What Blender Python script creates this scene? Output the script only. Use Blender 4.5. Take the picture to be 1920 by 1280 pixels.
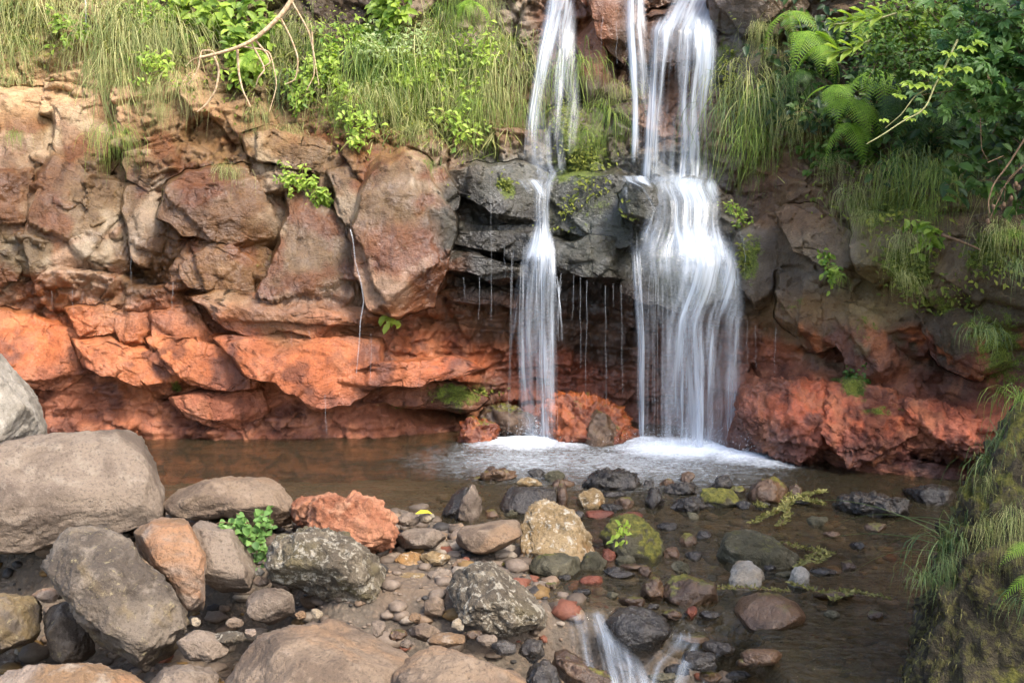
import bpy, bmesh, math, random
import numpy as np
from mathutils import Vector, Matrix

for o in list(bpy.data.objects):
    bpy.data.objects.remove(o)
scene = bpy.context.scene
COL = scene.collection
R = math.radians

# ------------------------------------------------------------------ camera
CAM_H, PITCH, FPX = 1.6, R(6.0), 1868.0          # eye height, downward tilt, focal length for a 1920 px wide picture
cam_d = bpy.data.cameras.new('camera')
cam = bpy.data.objects.new('camera', cam_d)
COL.objects.link(cam)
cam.location = (0, 0, CAM_H)
cam.rotation_euler = (R(90) - PITCH, 0, 0)
cam_d.sensor_width = 36.0
cam_d.lens = 36.0 * FPX / 1920.0
cam_d.clip_start, cam_d.clip_end = 0.05, 600.0
scene.camera = cam

# ------------------------------------------------------------------ light
SUN_DIR = Vector((0.42, -0.46, 0.80)).normalized()   # towards the sun
world = bpy.data.worlds.new('World')
scene.world = world
world.use_nodes = True
nt = world.node_tree
for n in list(nt.nodes):
    nt.nodes.remove(n)
sky = nt.nodes.new('ShaderNodeTexSky')
sky.sky_type = 'NISHITA'
sky.sun_disc = False
sky.sun_elevation = math.asin(SUN_DIR.z)
sky.sun_rotation = math.atan2(SUN_DIR.x, SUN_DIR.y)
sky.air_density, sky.dust_density, sky.ozone_density = 1.0, 3.0, 1.0
bg = nt.nodes.new('ShaderNodeBackground')
bg.inputs['Strength'].default_value = 0.15
wo = nt.nodes.new('ShaderNodeOutputWorld')
nt.links.new(sky.outputs[0], bg.inputs[0])
nt.links.new(bg.outputs[0], wo.inputs[0])
sun_d = bpy.data.lights.new('sun', 'SUN')
sun_d.energy = 1.5
sun_d.angle = R(12.0)
sun_d.color = (1.0, 0.95, 0.87)
sun = bpy.data.objects.new('sun', sun_d)
COL.objects.link(sun)
sun.rotation_euler = (-SUN_DIR).to_track_quat('-Z', 'Y').to_euler()
sun.location = SUN_DIR * 40

vs = scene.view_settings
vs.view_transform = 'Standard'
vs.look = 'None'
vs.exposure = 1.75
vs.gamma = 1.0
vs.use_curve_mapping = False
scene.cycles.use_denoising = True
scene.cycles.use_adaptive_sampling = True
scene.cycles.adaptive_threshold = 0.03
scene.cycles.max_bounces = 5
scene.cycles.diffuse_bounces = 3
scene.cycles.glossy_bounces = 2
scene.cycles.transparent_max_bounces = 24
scene.cycles.sample_clamp_indirect = 4.0

# ------------------------------------------------------------------ small maths
F_V = np.array([0, math.cos(PITCH), -math.sin(PITCH)])
U_V = np.array([0, math.sin(PITCH), math.cos(PITCH)])


def at(px, py, Y):
    """the point of the place at distance Y that stands at this spot of the photograph"""
    dx = (px - 960) / FPX
    dy = (py - 640) / FPX
    d = np.array([dx, F_V[1] - dy * U_V[1], F_V[2] - dy * U_V[2]])
    t = Y / d[1]
    return np.array([d[0] * t, Y, CAM_H + d[2] * t])


def on_z(px, py, z=0.0):
    dx = (px - 960) / FPX
    dy = (py - 640) / FPX
    d = np.array([dx, F_V[1] - dy * U_V[1], F_V[2] - dy * U_V[2]])
    t = (z - CAM_H) / d[2]
    return np.array([d[0] * t, d[1] * t, z])


def to_px(x, y, z):
    dep = y * F_V[1] + (z - CAM_H) * F_V[2]
    up = y * U_V[1] + (z - CAM_H) * U_V[2]
    return 960 + FPX * x / dep, 640 - FPX * up / dep


def hash3(ix, iy, iz, seed=0):
    h = (ix.astype(np.int64) * 374761393 + iy.astype(np.int64) * 668265263 + iz.astype(np.int64) * 2147483647 + seed * 1274126177) & 0xFFFFFFFF
    h = ((h ^ (h >> 13)) * 1274126177) & 0xFFFFFFFF
    h = ((h ^ (h >> 16)) * 2246822519) & 0xFFFFFFFF
    h = h ^ (h >> 15)
    return h


def rnd01(h):
    return (h & 0xFFFFFF).astype(np.float64) / 16777215.0


def pnoise(p, seed=0):
    """gradient noise, about -1..1"""
    i = np.floor(p).astype(np.int64)
    f = p - i
    u = f * f * f * (f * (f * 6 - 15) + 10)
    out = 0
    for dx in (0, 1):
        wx = u[:, 0] if dx else 1 - u[:, 0]
        for dy in (0, 1):
            wy = u[:, 1] if dy else 1 - u[:, 1]
            for dz in (0, 1):
                wz = u[:, 2] if dz else 1 - u[:, 2]
                h = hash3(i[:, 0] + dx, i[:, 1] + dy, i[:, 2] + dz, seed)
                gx = ((h & 255) / 127.5 - 1)
                gy = (((h >> 8) & 255) / 127.5 - 1)
                gz = (((h >> 16) & 255) / 127.5 - 1)
                out = out + wx * wy * wz * (gx * (f[:, 0] - dx) + gy * (f[:, 1] - dy) + gz * (f[:, 2] - dz))
    return out * 1.1


def fbm(p, octs=4, seed=0, gain=0.5):
    a, s, out = 1.0, 1.0, 0
    for k in range(octs):
        out = out + a * pnoise(p * s, seed + k * 17)
        a *= gain
        s *= 2.03
    return out


def cells(p2, seed=0, tilt=1.0):
    """2-D jointed-rock pattern: per-cell random step and tilt, and distance to the joint"""
    n = len(p2)
    i = np.floor(p2).astype(np.int64)
    best = np.full(n, 9.0)
    second = np.full(n, 9.0)
    val = np.zeros(n)
    for dx in (-1, 0, 1):
        for dy in (-1, 0, 1):
            cx, cy = i[:, 0] + dx, i[:, 1] + dy
            h = hash3(cx, cy, cx * 0 + 7, seed)
            h2 = hash3(cx, cy, cx * 0 + 11, seed)
            ox = cx + rnd01(h)
            oy = cy + rnd01(h2)
            d = np.hypot(p2[:, 0] - ox, p2[:, 1] - oy)
            tx = rnd01(hash3(cx, cy, cx * 0 + 13, seed)) - .5
            ty = rnd01(hash3(cx, cy, cx * 0 + 17, seed)) - .5
            st = rnd01(hash3(cx, cy, cx * 0 + 19, seed)) - .5
            v = st + tilt * (tx * (p2[:, 0] - ox) + ty * (p2[:, 1] - oy)) * 2
            nearer = d < best
            second = np.where(nearer, best, np.minimum(second, d))
            val = np.where(nearer, v, val)
            best = np.where(nearer, d, best)
    return val, second - best


def smooth(a, b, x):
    t = np.clip((x - a) / (b - a), 0, 1)
    return t * t * (3 - 2 * t)


def S(r, g, b):
    c = np.array([r, g, b]) / 255.0
    return np.where(c <= 0.04045, c / 12.92, ((c + 0.055) / 1.055) ** 2.4)


# ------------------------------------------------------------------ mesh helpers
def mesh_np(name, v, faces, smooth_sh=True, attrs=None, uv=None):
    """faces: (n,3) or (n,4) int array, or a list of such arrays"""
    if not isinstance(faces, list):
        faces = [faces]
    me = bpy.data.meshes.new(name)
    v = np.asarray(v, dtype=np.float32)
    me.vertices.add(len(v))
    me.vertices.foreach_set('co', v.ravel())
    loops = np.concatenate([f.ravel() for f in faces]).astype(np.int32)
    sizes = np.concatenate([np.full(len(f), f.shape[1]) for f in faces]).astype(np.int32)
    starts = np.concatenate([[0], np.cumsum(sizes)[:-1]]).astype(np.int32)
    me.loops.add(len(loops))
    me.loops.foreach_set('vertex_index', loops)
    me.polygons.add(len(sizes))
    me.polygons.foreach_set('loop_start', starts)
    me.polygons.foreach_set('loop_total', sizes)
    if uv is not None:
        l = me.uv_layers.new(name='UVMap')
        l.data.foreach_set('uv', np.asarray(uv, dtype=np.float32)[loops].ravel())
    for k, a in (attrs or {}).items():
        a = np.asarray(a, dtype=np.float32)
        if a.ndim == 1:
            at_ = me.attributes.new(k, 'FLOAT', 'POINT')
            at_.data.foreach_set('value', a)
        else:
            at_ = me.attributes.new(k, 'FLOAT_COLOR', 'POINT')
            c4 = np.ones((len(a), 4), dtype=np.float32)
            c4[:, :3] = a
            at_.data.foreach_set('color', c4.ravel())
    me.update(calc_edges=True)
    me.validate()
    if smooth_sh:
        me.polygons.foreach_set('use_smooth', np.ones(len(me.polygons), dtype=bool))
    return me


def link(name, me, mat=None, parent=None, loc=None):
    o = bpy.data.objects.new(name, me)
    COL.objects.link(o)
    if mat is not None and me is not None and len(me.materials) == 0:
        me.materials.append(mat)
    if loc is not None:
        o.location = loc
    if parent is not None:
        o.parent = parent
    return o


def tag(o, label=None, cat=None, group=None, kind=None):
    if label: o['label'] = label
    if cat: o['category'] = cat
    if group: o['group'] = group
    if kind: o['kind'] = kind
    return o


def grid_faces(nu, nv):
    i = np.arange(nu * nv).reshape(nv, nu)
    return np.stack([i[:-1, :-1].ravel(), i[:-1, 1:].ravel(), i[1:, 1:].ravel(), i[1:, :-1].ravel()], 1)


ICO = {}


def ico(sub):
    if sub not in ICO:
        bm = bmesh.new()
        bmesh.ops.create_icosphere(bm, subdivisions=sub, radius=1)
        v = np.array([x.co[:] for x in bm.verts])
        f = np.array([[q.index for q in x.verts] for x in bm.faces])
        bm.free()
        ICO[sub] = (v, f)
    return ICO[sub]


# ------------------------------------------------------------------ materials
class NT:
    def __init__(self, name):
        self.m = bpy.data.materials.new(name)
        self.m.use_nodes = True
        self.t = self.m.node_tree
        for n in list(self.t.nodes):
            self.t.nodes.remove(n)
        self.out = self.n('ShaderNodeOutputMaterial')

    def n(self, typ, **kw):
        x = self.t.nodes.new(typ)
        for k, v in kw.items():
            setattr(x, k, v)
        return x

    def l(self, a, b):
        self.t.links.new(a, b)

    def put(self, sock, v):
        if isinstance(v, bpy.types.NodeSocket):
            self.l(v, sock)
        else:
            sock.default_value = v

    def math(self, op, a, b=None, c=None, clamp=False):
        x = self.n('ShaderNodeMath', operation=op, use_clamp=clamp)
        self.put(x.inputs[0], a)
        if b is not None: self.put(x.inputs[1], b)
        if c is not None: self.put(x.inputs[2], c)
        return x.outputs[0]

    def mix(self, f, a, b, mode='MIX'):
        x = self.n('ShaderNodeMix', data_type='RGBA', blend_type=mode)
        self.put(x.inputs[0], f)
        self.put(x.inputs[6], a if isinstance(a, bpy.types.NodeSocket) else (*a[:3], 1))
        self.put(x.inputs[7], b if isinstance(b, bpy.types.NodeSocket) else (*b[:3], 1))
        return x.outputs[2]

    def noise(self, vec, scale, detail=4, rough=.55, dist=0.0):
        x = self.n('ShaderNodeTexNoise')
        if vec is not None: self.l(vec, x.inputs['Vector'])
        x.inputs['Scale'].default_value = scale
        x.inputs['Detail'].default_value = detail
        x.inputs['Roughness'].default_value = rough
        x.inputs['Distortion'].default_value = dist
        return x.outputs[0]

    def voro(self, vec, scale, feature='F1'):
        x = self.n('ShaderNodeTexVoronoi', feature=feature)
        self.l(vec, x.inputs['Vector'])
        x.inputs['Scale'].default_value = scale
        return x.outputs[0]

    def ramp(self, f, lo, hi):
        x = self.n('ShaderNodeMapRange', interpolation_type='SMOOTHSTEP')
        self.put(x.inputs[0], f)
        x.inputs[1].default_value, x.inputs[2].default_value = lo, hi
        return x.outputs[0]

    def bump(self, h, strength, dist, normal=None):
        x = self.n('ShaderNodeBump')
        self.put(x.inputs['Height'], h)
        x.inputs['Strength'].default_value = strength
        x.inputs['Distance'].default_value = dist
        if normal is not None: self.l(normal, x.inputs['Normal'])
        return x.outputs[0]

    def attr(self, name):
        return self.n('ShaderNodeAttribute', attribute_name=name)

    def bsdf(self, **kw):
        x = self.n('ShaderNodeBsdfPrincipled')
        for k, v in kw.items():
            s = x.inputs[k.replace('_', ' ')]
            self.put(s, (*v[:3], 1) if isinstance(v, (tuple, list, np.ndarray)) and s.type == 'RGBA' else v)
        return x

    def done(self, sh):
        self.l(sh, self.out.inputs[0])
        return self.m


def rock_mat(name, a, b, c, lichen=None, lich_t=.62, moss=0.0, rough=.85, bump=1.0, wet=0.0, pits=0.0, stain=None, scale=1.0):
    """dry or wet boulder stone: patches a/b, grains c, pale lichen, moss on upward faces"""
    a, b, c = (np.array(q) * .64 for q in (a, b, c))
    stain = None if stain is None else np.array(stain) * .64
    lichen = None if lichen is None else np.array(lichen) * .72
    N = NT(name)
    tc = N.n('ShaderNodeTexCoord')
    oi = N.n('ShaderNodeObjectInfo')
    off = N.n('ShaderNodeVectorMath', operation='ADD')
    cmb = N.n('ShaderNodeCombineXYZ')
    r10 = N.math('MULTIPLY', oi.outputs['Random'], 37.0)
    for i in range(3): N.l(r10, cmb.inputs[i])
    N.l(tc.outputs['Object'], off.inputs[0]); N.l(cmb.outputs[0], off.inputs[1])
    P = off.outputs[0]
    n1 = N.noise(P, 3.2 * scale, 5, .6, .6)
    n2 = N.noise(P, 11 * scale, 5, .65)
    n3 = N.noise(P, 75 * scale, 3, .7)
    n4 = N.noise(P, 190 * scale, 2, .6)
    col = N.mix(N.ramp(n1, .40, .58), a, np.array(b) * .85)
    col = N.mix(N.math('MULTIPLY', N.ramp(n2, .52, .68), .75), col, c)
    if stain is not None:
        col = N.mix(N.math('MULTIPLY', N.ramp(N.noise(P, 2.1 * scale, 4, .6, 1.0), .5, .64), .8), col, stain)
    if lichen is not None:
        lm = N.math('MULTIPLY', N.ramp(N.noise(P, 24 * scale, 6, .72, .5), lich_t, lich_t + .06), .75)
        col = N.mix(lm, col, lichen)
    dark = N.ramp(n3, .30, .52)
    col = N.mix(N.math('MULTIPLY_ADD', dark, -.6, .6), col, np.array(a) * .28)
    col = N.mix(N.math('MULTIPLY', N.ramp(n4, .58, .75), .22), col, np.minimum(np.array(c) * 1.8, .8))
    geo = N.n('ShaderNodeNewGeometry')
    if moss > 0:
        sep = N.n('ShaderNodeSeparateXYZ')
        N.l(geo.outputs['Normal'], sep.inputs[0])
        mm = N.math('MULTIPLY_ADD', sep.outputs[2], .35, N.noise(P, 5 * scale, 5, .7))
        mk = N.ramp(mm, .92 - .5 * moss, 1.06 - .5 * moss)
        mcol = N.mix(N.ramp(N.noise(P, 38, 4, .7), .3, .7), S(50, 54, 18), S(118, 112, 44))
        col = N.mix(N.math('MULTIPLY', mk, .88), col, mcol)
    h = N.math('MULTIPLY_ADD', n3, .24, N.math('MULTIPLY', n2, .7))
    h = N.math('MULTIPLY_ADD', n4, .09, h)
    h = N.math('MULTIPLY_ADD', n1, .8, h)
    if pits > 0:
        v = N.voro(P, 26 * scale)
        h = N.math('MULTIPLY_ADD', N.ramp(v, .0, .22), pits * .4, h)
        col = N.mix(N.math('MULTIPLY', N.math('SUBTRACT', 1.0, N.ramp(v, .05, .16)), min(1, .5 * pits)), col, np.array(a) * .3)
    nrm = N.bump(h, min(1, .8 * bump), .035 * max(1, bump))
    rg = N.math('MULTIPLY_ADD', n2, .3, rough - .18)
    if wet > 0:
        rg = N.math('MULTIPLY_ADD', n2, .35, max(.08, rough - wet))
    sh = N.bsdf(Base_Color=col, Roughness=rg, Normal=nrm)
    sh.inputs['Specular IOR Level'].default_value = .3 + .4 * wet
    return N.done(sh.outputs[0])


def cliff_mat():
    N = NT('cliff_rock')
    geo = N.n('ShaderNodeNewGeometry')
    P = geo.outputs['Position']
    c = N.attr('rockcol').outputs['Color']
    moss = N.attr('moss').outputs['Fac']
    wet = N.attr('wet').outputs['Fac']
    n1 = N.noise(P, 4, 6, .65, .4)
    n2 = N.noise(P, 17, 5, .65)
    n3 = N.noise(P, 60, 4, .7)
    # ripples of water film: finer across than along
    mp = N.n('ShaderNodeMapping')
    mp.inputs['Scale'].default_value = (28, 28, 75)
    N.l(P, mp.inputs[0])
    n5 = N.noise(mp.outputs[0], 1.0, 3, .6, .4)
    col = N.mix(N.math('MULTIPLY', N.ramp(n1, .36, .64), .55), c, N.mix(1.0, c, (.52, .42, .36), 'MULTIPLY'))
    col = N.mix(N.math('MULTIPLY', N.ramp(n2, .52, .7), .5), col, N.mix(1.0, col, (1.55, 1.5, 1.45), 'MULTIPLY'))
    col = N.mix(N.math('MULTIPLY', N.ramp(n3, .34, .56), .0), col, col)
    dk = N.math('MULTIPLY_ADD', N.ramp(n3, .3, .5), -.5, .5)
    col = N.mix(dk, col, N.mix(1.0, col, (.3, .26, .24), 'MULTIPLY'))
    mp2 = N.n('ShaderNodeMapping'); mp2.inputs['Scale'].default_value = (9, 9, 1.3)
    N.l(P, mp2.inputs[0])
    n6 = N.noise(mp2.outputs[0], 1.0, 5, .65, .5)
    col = N.mix(N.math('MULTIPLY', N.ramp(n6, .50, .66), .6), col, N.mix(1.0, col, (.50, .40, .30), 'MULTIPLY'))
    col = N.mix(N.math('MULTIPLY', N.ramp(n6, .46, .34), .45), col, N.mix(1.0, col, (1.3, 1.3, 1.35), 'MULTIPLY'))
    dst = N.n('ShaderNodeVectorMath', operation='MULTIPLY_ADD')
    nv = N.n('ShaderNodeTexNoise'); nv.inputs['Scale'].default_value = 5; nv.inputs['Detail'].default_value = 3
    N.l(P, nv.inputs['Vector']); N.l(nv.outputs['Color'], dst.inputs[0])
    dst.inputs[1].default_value = (.22, .22, .22); N.l(P, dst.inputs[2])
    crk = N.ramp(N.voro(dst.outputs[0], 3.4, 'DISTANCE_TO_EDGE'), .028, .0)
    crk = N.math('MULTIPLY', crk, N.math('MULTIPLY', N.ramp(n1, .5, .62), .45))
    col = N.mix(N.math('MULTIPLY', crk, .75), col, N.mix(1.0, col, (.22, .18, .15), 'MULTIPLY'))
    mn = N.math('ADD', moss, N.math('MULTIPLY_ADD', n2, 1.2, -.6))
    mk = N.ramp(N.math('MULTIPLY_ADD', n3, .6, N.math('SUBTRACT', mn, .3)), .42, .62)
    mcol = N.mix(N.ramp(N.noise(P, 130, 2), .3, .7), S(44, 58, 18), S(112, 124, 42))
    col = N.mix(N.math('MULTIPLY', mk, .9), col, mcol)
    h = N.math('MULTIPLY_ADD', n2, .48, N.math('MULTIPLY', n1, .6))
    h = N.math('MULTIPLY_ADD', n3, .19, h)
    h = N.math('MULTIPLY_ADD', n5, .15, h)
    h = N.math('MULTIPLY_ADD', crk, -.3, h)
    nrm = N.bump(h, 1.0, .045)
    rg = N.math('MULTIPLY_ADD', wet, -.55, .84)
    rg = N.math('ADD', rg, N.math('MULTIPLY_ADD', n1, .3, -.15))
    rg = N.math('ADD', rg, N.math('MULTIPLY', mk, .35), clamp=True)
    sh = N.bsdf(Base_Color=col, Roughness=rg, Normal=nrm)
    N.l(N.math('MULTIPLY_ADD', wet, .25, .2), sh.inputs['Specular IOR Level'])
    coat = N.math('MULTIPLY', N.math('MULTIPLY', wet, N.ramp(N.noise(P, 4.2, 5, .65), .43, .62)), N.math('SUBTRACT', 1.0, mk))
    N.l(coat, sh.inputs['Coat Weight'])
    sh.inputs['Coat IOR'].default_value = 1.5
    sh.inputs['Coat Roughness'].default_value = .12
    N.l(nrm, sh.inputs['Coat Normal'])
    return N.done(sh.outputs[0])


def leaf_mat(name, dark, light, rough=.5, trans=.35):
    """foliage: colour varies per leaf by the attribute 'tone'"""
    N = NT(name)
    t = N.attr('tone').outputs['Fac']
    geo = N.n('ShaderNodeNewGeometry')
    col = N.mix(t, dark, light)
    col = N.mix(N.math('MULTIPLY', N.noise(geo.outputs['Position'], 9, 2), .5), col, N.mix(1.0, col, (.6, .66, .5), 'MULTIPLY'))
    p = N.bsdf(Base_Color=col, Roughness=rough)
    p.inputs['Specular IOR Level'].default_value = .35
    tr = N.n('ShaderNodeBsdfTranslucent')
    N.l(N.mix(1.0, col, (1.2, 1.25, .6), 'MULTIPLY'), tr.inputs[0])
    mx = N.n('ShaderNodeMixShader')
    mx.inputs[0].default_value = trans
    N.l(p.outputs[0], mx.inputs[1]); N.l(tr.outputs[0], mx.inputs[2])
    return N.done(mx.outputs[0])


def plain_mat(name, col, col2, scale=20, rough=.8, bump=.4):
    N = NT(name)
    tc = N.n('ShaderNodeTexCoord')
    n = N.noise(tc.outputs['Object'], scale, 5, .65)
    c = N.mix(N.ramp(n, .35, .65), col, col2)
    return N.done(N.bsdf(Base_Color=c, Roughness=rough, Normal=N.bump(n, bump, .02)).outputs[0])


def fall_mat(name, seed, freq=26.0, lo=.40, hi=.66, tint=(.80, .88, .97), gain=1.0):
    """falling water: streaks run down the sheet (UV), gaps between them are clear"""
    N = NT(name)
    uv = N.n('ShaderNodeUVMap', uv_map='UVMap')
    def streak(fx, fy, s, det=3):
        mp = N.n('ShaderNodeMapping')
        mp.inputs['Scale'].default_value = (fx, fy, 1)
        mp.inputs['Location'].default_value = (seed * 3.7 + s, seed * 1.3 + s * 2.1, seed)
        N.l(uv.outputs[0], mp.inputs[0])
        return N.noise(mp.outputs[0], 1.0, det, .6)
    a = streak(freq, .9, 0)
    b = streak(freq * 3.2, 1.6, 5)
    c = streak(freq * .33, .7, 9, 2)
    st = N.math('MULTIPLY_ADD', b, .25, N.math('MULTIPLY', a, .75))
    st = N.math('MULTIPLY_ADD', N.math('SUBTRACT', c, .5), .95, st)
    d = N.attr('dens').outputs['Fac']
    x = N.math('ADD', st, N.math('MULTIPLY_ADD', d, .55, -.28))
    al = N.ramp(x, lo, hi)
    e = N.attr('edge').outputs['Fac']
    al = N.math('MULTIPLY', al, e)
    al = N.math('MULTIPLY', al, N.math('MULTIPLY', N.ramp(d, .0, .25), gain), clamp=True)
    df = N.n('ShaderNodeBsdfDiffuse'); df.inputs[0].default_value = (*tint, 1)
    tr = N.n('ShaderNodeBsdfTranslucent'); tr.inputs[0].default_value = (*tint, 1)
    m1 = N.n('ShaderNodeMixShader'); m1.inputs[0].default_value = .4
    N.l(df.outputs[0], m1.inputs[1]); N.l(tr.outputs[0], m1.inputs[2])
    gl = N.n('ShaderNodeBsdfGlossy'); gl.inputs['Roughness'].default_value = .3
    N.l(N.bump(st, .5, .03), gl.inputs['Normal'])
    m2 = N.n('ShaderNodeMixShader'); m2.inputs[0].default_value = .1
    N.l(m1.outputs[0], m2.inputs[1]); N.l(gl.outputs[0], m2.inputs[2])
    tp = N.n('ShaderNodeBsdfTransparent')
    m3 = N.n('ShaderNodeMixShader')
    N.l(al, m3.inputs[0]); N.l(tp.outputs[0], m3.inputs[1]); N.l(m2.outputs[0], m3.inputs[2])
    return N.done(m3.outputs[0])


def water_mat(name, tint, murk, murk_f, ripple=1.0, foam=True):
    N = NT(name)
    geo = N.n('ShaderNodeNewGeometry')
    P = geo.outputs['Position']
    mp = N.n('ShaderNodeMapping'); mp.inputs['Scale'].default_value = (1.0, 1.9, 1.0)
    N.l(P, mp.inputs[0])
    n1 = N.noise(mp.outputs[0], 3.5, 3, .5, .8)
    n2 = N.noise(mp.outputs[0], 13, 3, .55, .5)
    n3 = N.noise(mp.outputs[0], 42, 2, .5)
    f = N.attr('foam').outputs['Fac']
    h = N.math('MULTIPLY_ADD', n2, .7, n1)
    h = N.math('MULTIPLY_ADD', n3, N.math('MULTIPLY_ADD', f, .5, .16), h)
    nrm = N.bump(h, .28 * ripple, .05)
    tp = N.n('ShaderNodeBsdfTransparent')
    N.l(N.mix(N.ramp(N.attr('depth').outputs['Fac'], .0, .34), (.92, .87, .78), tint), tp.inputs[0])
    df = N.n('ShaderNodeBsdfDiffuse'); df.inputs[0].default_value = (*murk, 1)
    m0 = N.n('ShaderNodeMixShader'); m0.inputs[0].default_value = murk_f
    N.l(tp.outputs[0], m0.inputs[1]); N.l(df.outputs[0], m0.inputs[2])
    fr = N.n('ShaderNodeFresnel'); fr.inputs['IOR'].default_value = 1.33
    N.l(nrm, fr.inputs['Normal'])
    gl = N.n('ShaderNodeBsdfGlossy'); gl.inputs['Roughness'].default_value = .05
    N.l(nrm, gl.inputs['Normal'])
    m1 = N.n('ShaderNodeMixShader')
    N.l(N.math('MULTIPLY', fr.outputs[0], 1.0, clamp=True), m1.inputs[0])
    N.l(m0.outputs[0], m1.inputs[1]); N.l(gl.outputs[0], m1.inputs[2])
    last = m1.outputs[0]
    if foam:
        fn = N.noise(P, 34, 5, .75)
        fn2 = N.noise(mp.outputs[0], 9, 4, .65)
        x = N.math('ADD', N.math('MULTIPLY', f, 1.15), N.math('MULTIPLY_ADD', fn, .8, -.5))
        x = N.math('ADD', x, N.math('MULTIPLY_ADD', fn2, .5, -.25))
        al = N.math('MULTIPLY', N.ramp(x, .05, 1.15), N.ramp(f, .0, .2))
        wd = N.n('ShaderNodeBsdfDiffuse'); wd.inputs[0].default_value = (.86, .91, .96, 1)
        N.l(N.bump(fn, .6, .03), wd.inputs['Normal'])
        m2 = N.n('ShaderNodeMixShader')
        N.l(al, m2.inputs[0]); N.l(last, m2.inputs[1]); N.l(wd.outputs[0], m2.inputs[2])
        last = m2.outputs[0]
    return N.done(last)


M = {}
M['cliff'] = cliff_mat()

# ------------------------------------------------------------------ the cliff: shape in depth
PXC = np.array([-500, 100, 400, 700, 850, 960, 1100, 1250, 1400, 1550, 1750, 1950, 2400])
PYR = np.array([-700, -250, 0, 150, 300, 420, 520, 600, 680, 740, 770, 800, 860, 1000, 1200])
_left = [12, 10.3, 9.3, 8.85, 8.4, 8.2, 8.1, 8.12, 7.95, 7.92, 7.88, 7.82, 7.75, 7.7, 7.7]
TAB = np.array([
    [11.4, 9.7, 8.8, 8.4, 8.0, 7.8, 7.7, 7.75, 7.6, 7.55, 7.5, 7.4, 7.3, 7.2, 7.2],
    _left, _left,
    [12, 10.4, 9.4, 8.9, 8.45, 8.2, 8.15, 8.2, 8.0, 7.95, 7.95, 7.88, 7.8, 7.7, 7.7],
    [12, 10.5, 9.5, 9.05, 8.5, 8.3, 8.35, 8.45, 8.35, 8.5, 8.45, 8.1, 7.95, 7.8, 7.8],
    [12, 10.7, 9.7, 9.2, 8.7, 8.45, 8.5, 8.7, 8.65, 8.6, 8.6, 8.5, 8.3, 8.2, 8.2],
    [12, 10.8, 9.8, 9.3, 8.8, 8.5, 8.55, 8.8, 8.75, 8.7, 8.7, 8.6, 8.4, 8.3, 8.3],
    [12, 10.6, 9.6, 9.2, 8.7, 8.3, 8.3, 8.5, 8.55, 8.5, 8.5, 8.4, 8.2, 8.1, 8.1],
    [12, 10.1, 9.1, 8.7, 8.3, 8.0, 7.85, 7.95, 7.95, 7.6, 7.3, 7.15, 7.2, 7.2, 7.2],
    [11.4, 9.6, 8.6, 8.3, 7.85, 7.5, 7.3, 7.3, 7.5, 7.2, 6.95, 6.82, 7.0, 7.2, 7.2],
    [10.8, 8.9, 7.95, 7.6, 7.25, 6.9, 6.7, 6.7, 6.95, 6.9, 6.65, 6.55, 6.75, 6.9, 6.9],
    [10.2, 8.2, 7.3, 7.0, 6.6, 6.3, 6.1, 6.1, 6.3, 6.2, 6.1, 6.0, 6.1, 6.2, 6.2],
    [9, 7.2, 6.3, 5.9, 5.5, 5.2, 5.0, 5.0, 5.1, 5.0, 5.0, 5.0, 5.0, 5.0, 5.0]])


def tabY(px, py):
    px = np.clip(px, PXC[0], PXC[-1] - 1e-3); py = np.clip(py, PYR[0], PYR[-1] - 1e-3)
    i = np.clip(np.searchsorted(PXC, px, side='right') - 1, 0, len(PXC) - 2)
    j = np.clip(np.searchsorted(PYR, py, side='right') - 1, 0, len(PYR) - 2)
    u = (px - PXC[i]) / (PXC[i + 1] - PXC[i]); v = (py - PYR[j]) / (PYR[j + 1] - PYR[j])
    u = u * u * (3 - 2 * u)
    return (TAB[i, j] * (1 - u) + TAB[i + 1, j] * u) * (1 - v) + (TAB[i, j + 1] * (1 - u) + TAB[i + 1, j + 1] * u) * v


def cliff_base(x, z):
    Y = np.full_like(x, 8.0)
    for k in range(8):
        px, py = to_px(x, Y, z)
        Y = .4 * Y + .6 * tabY(px, py)
    return Y, px, py


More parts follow.
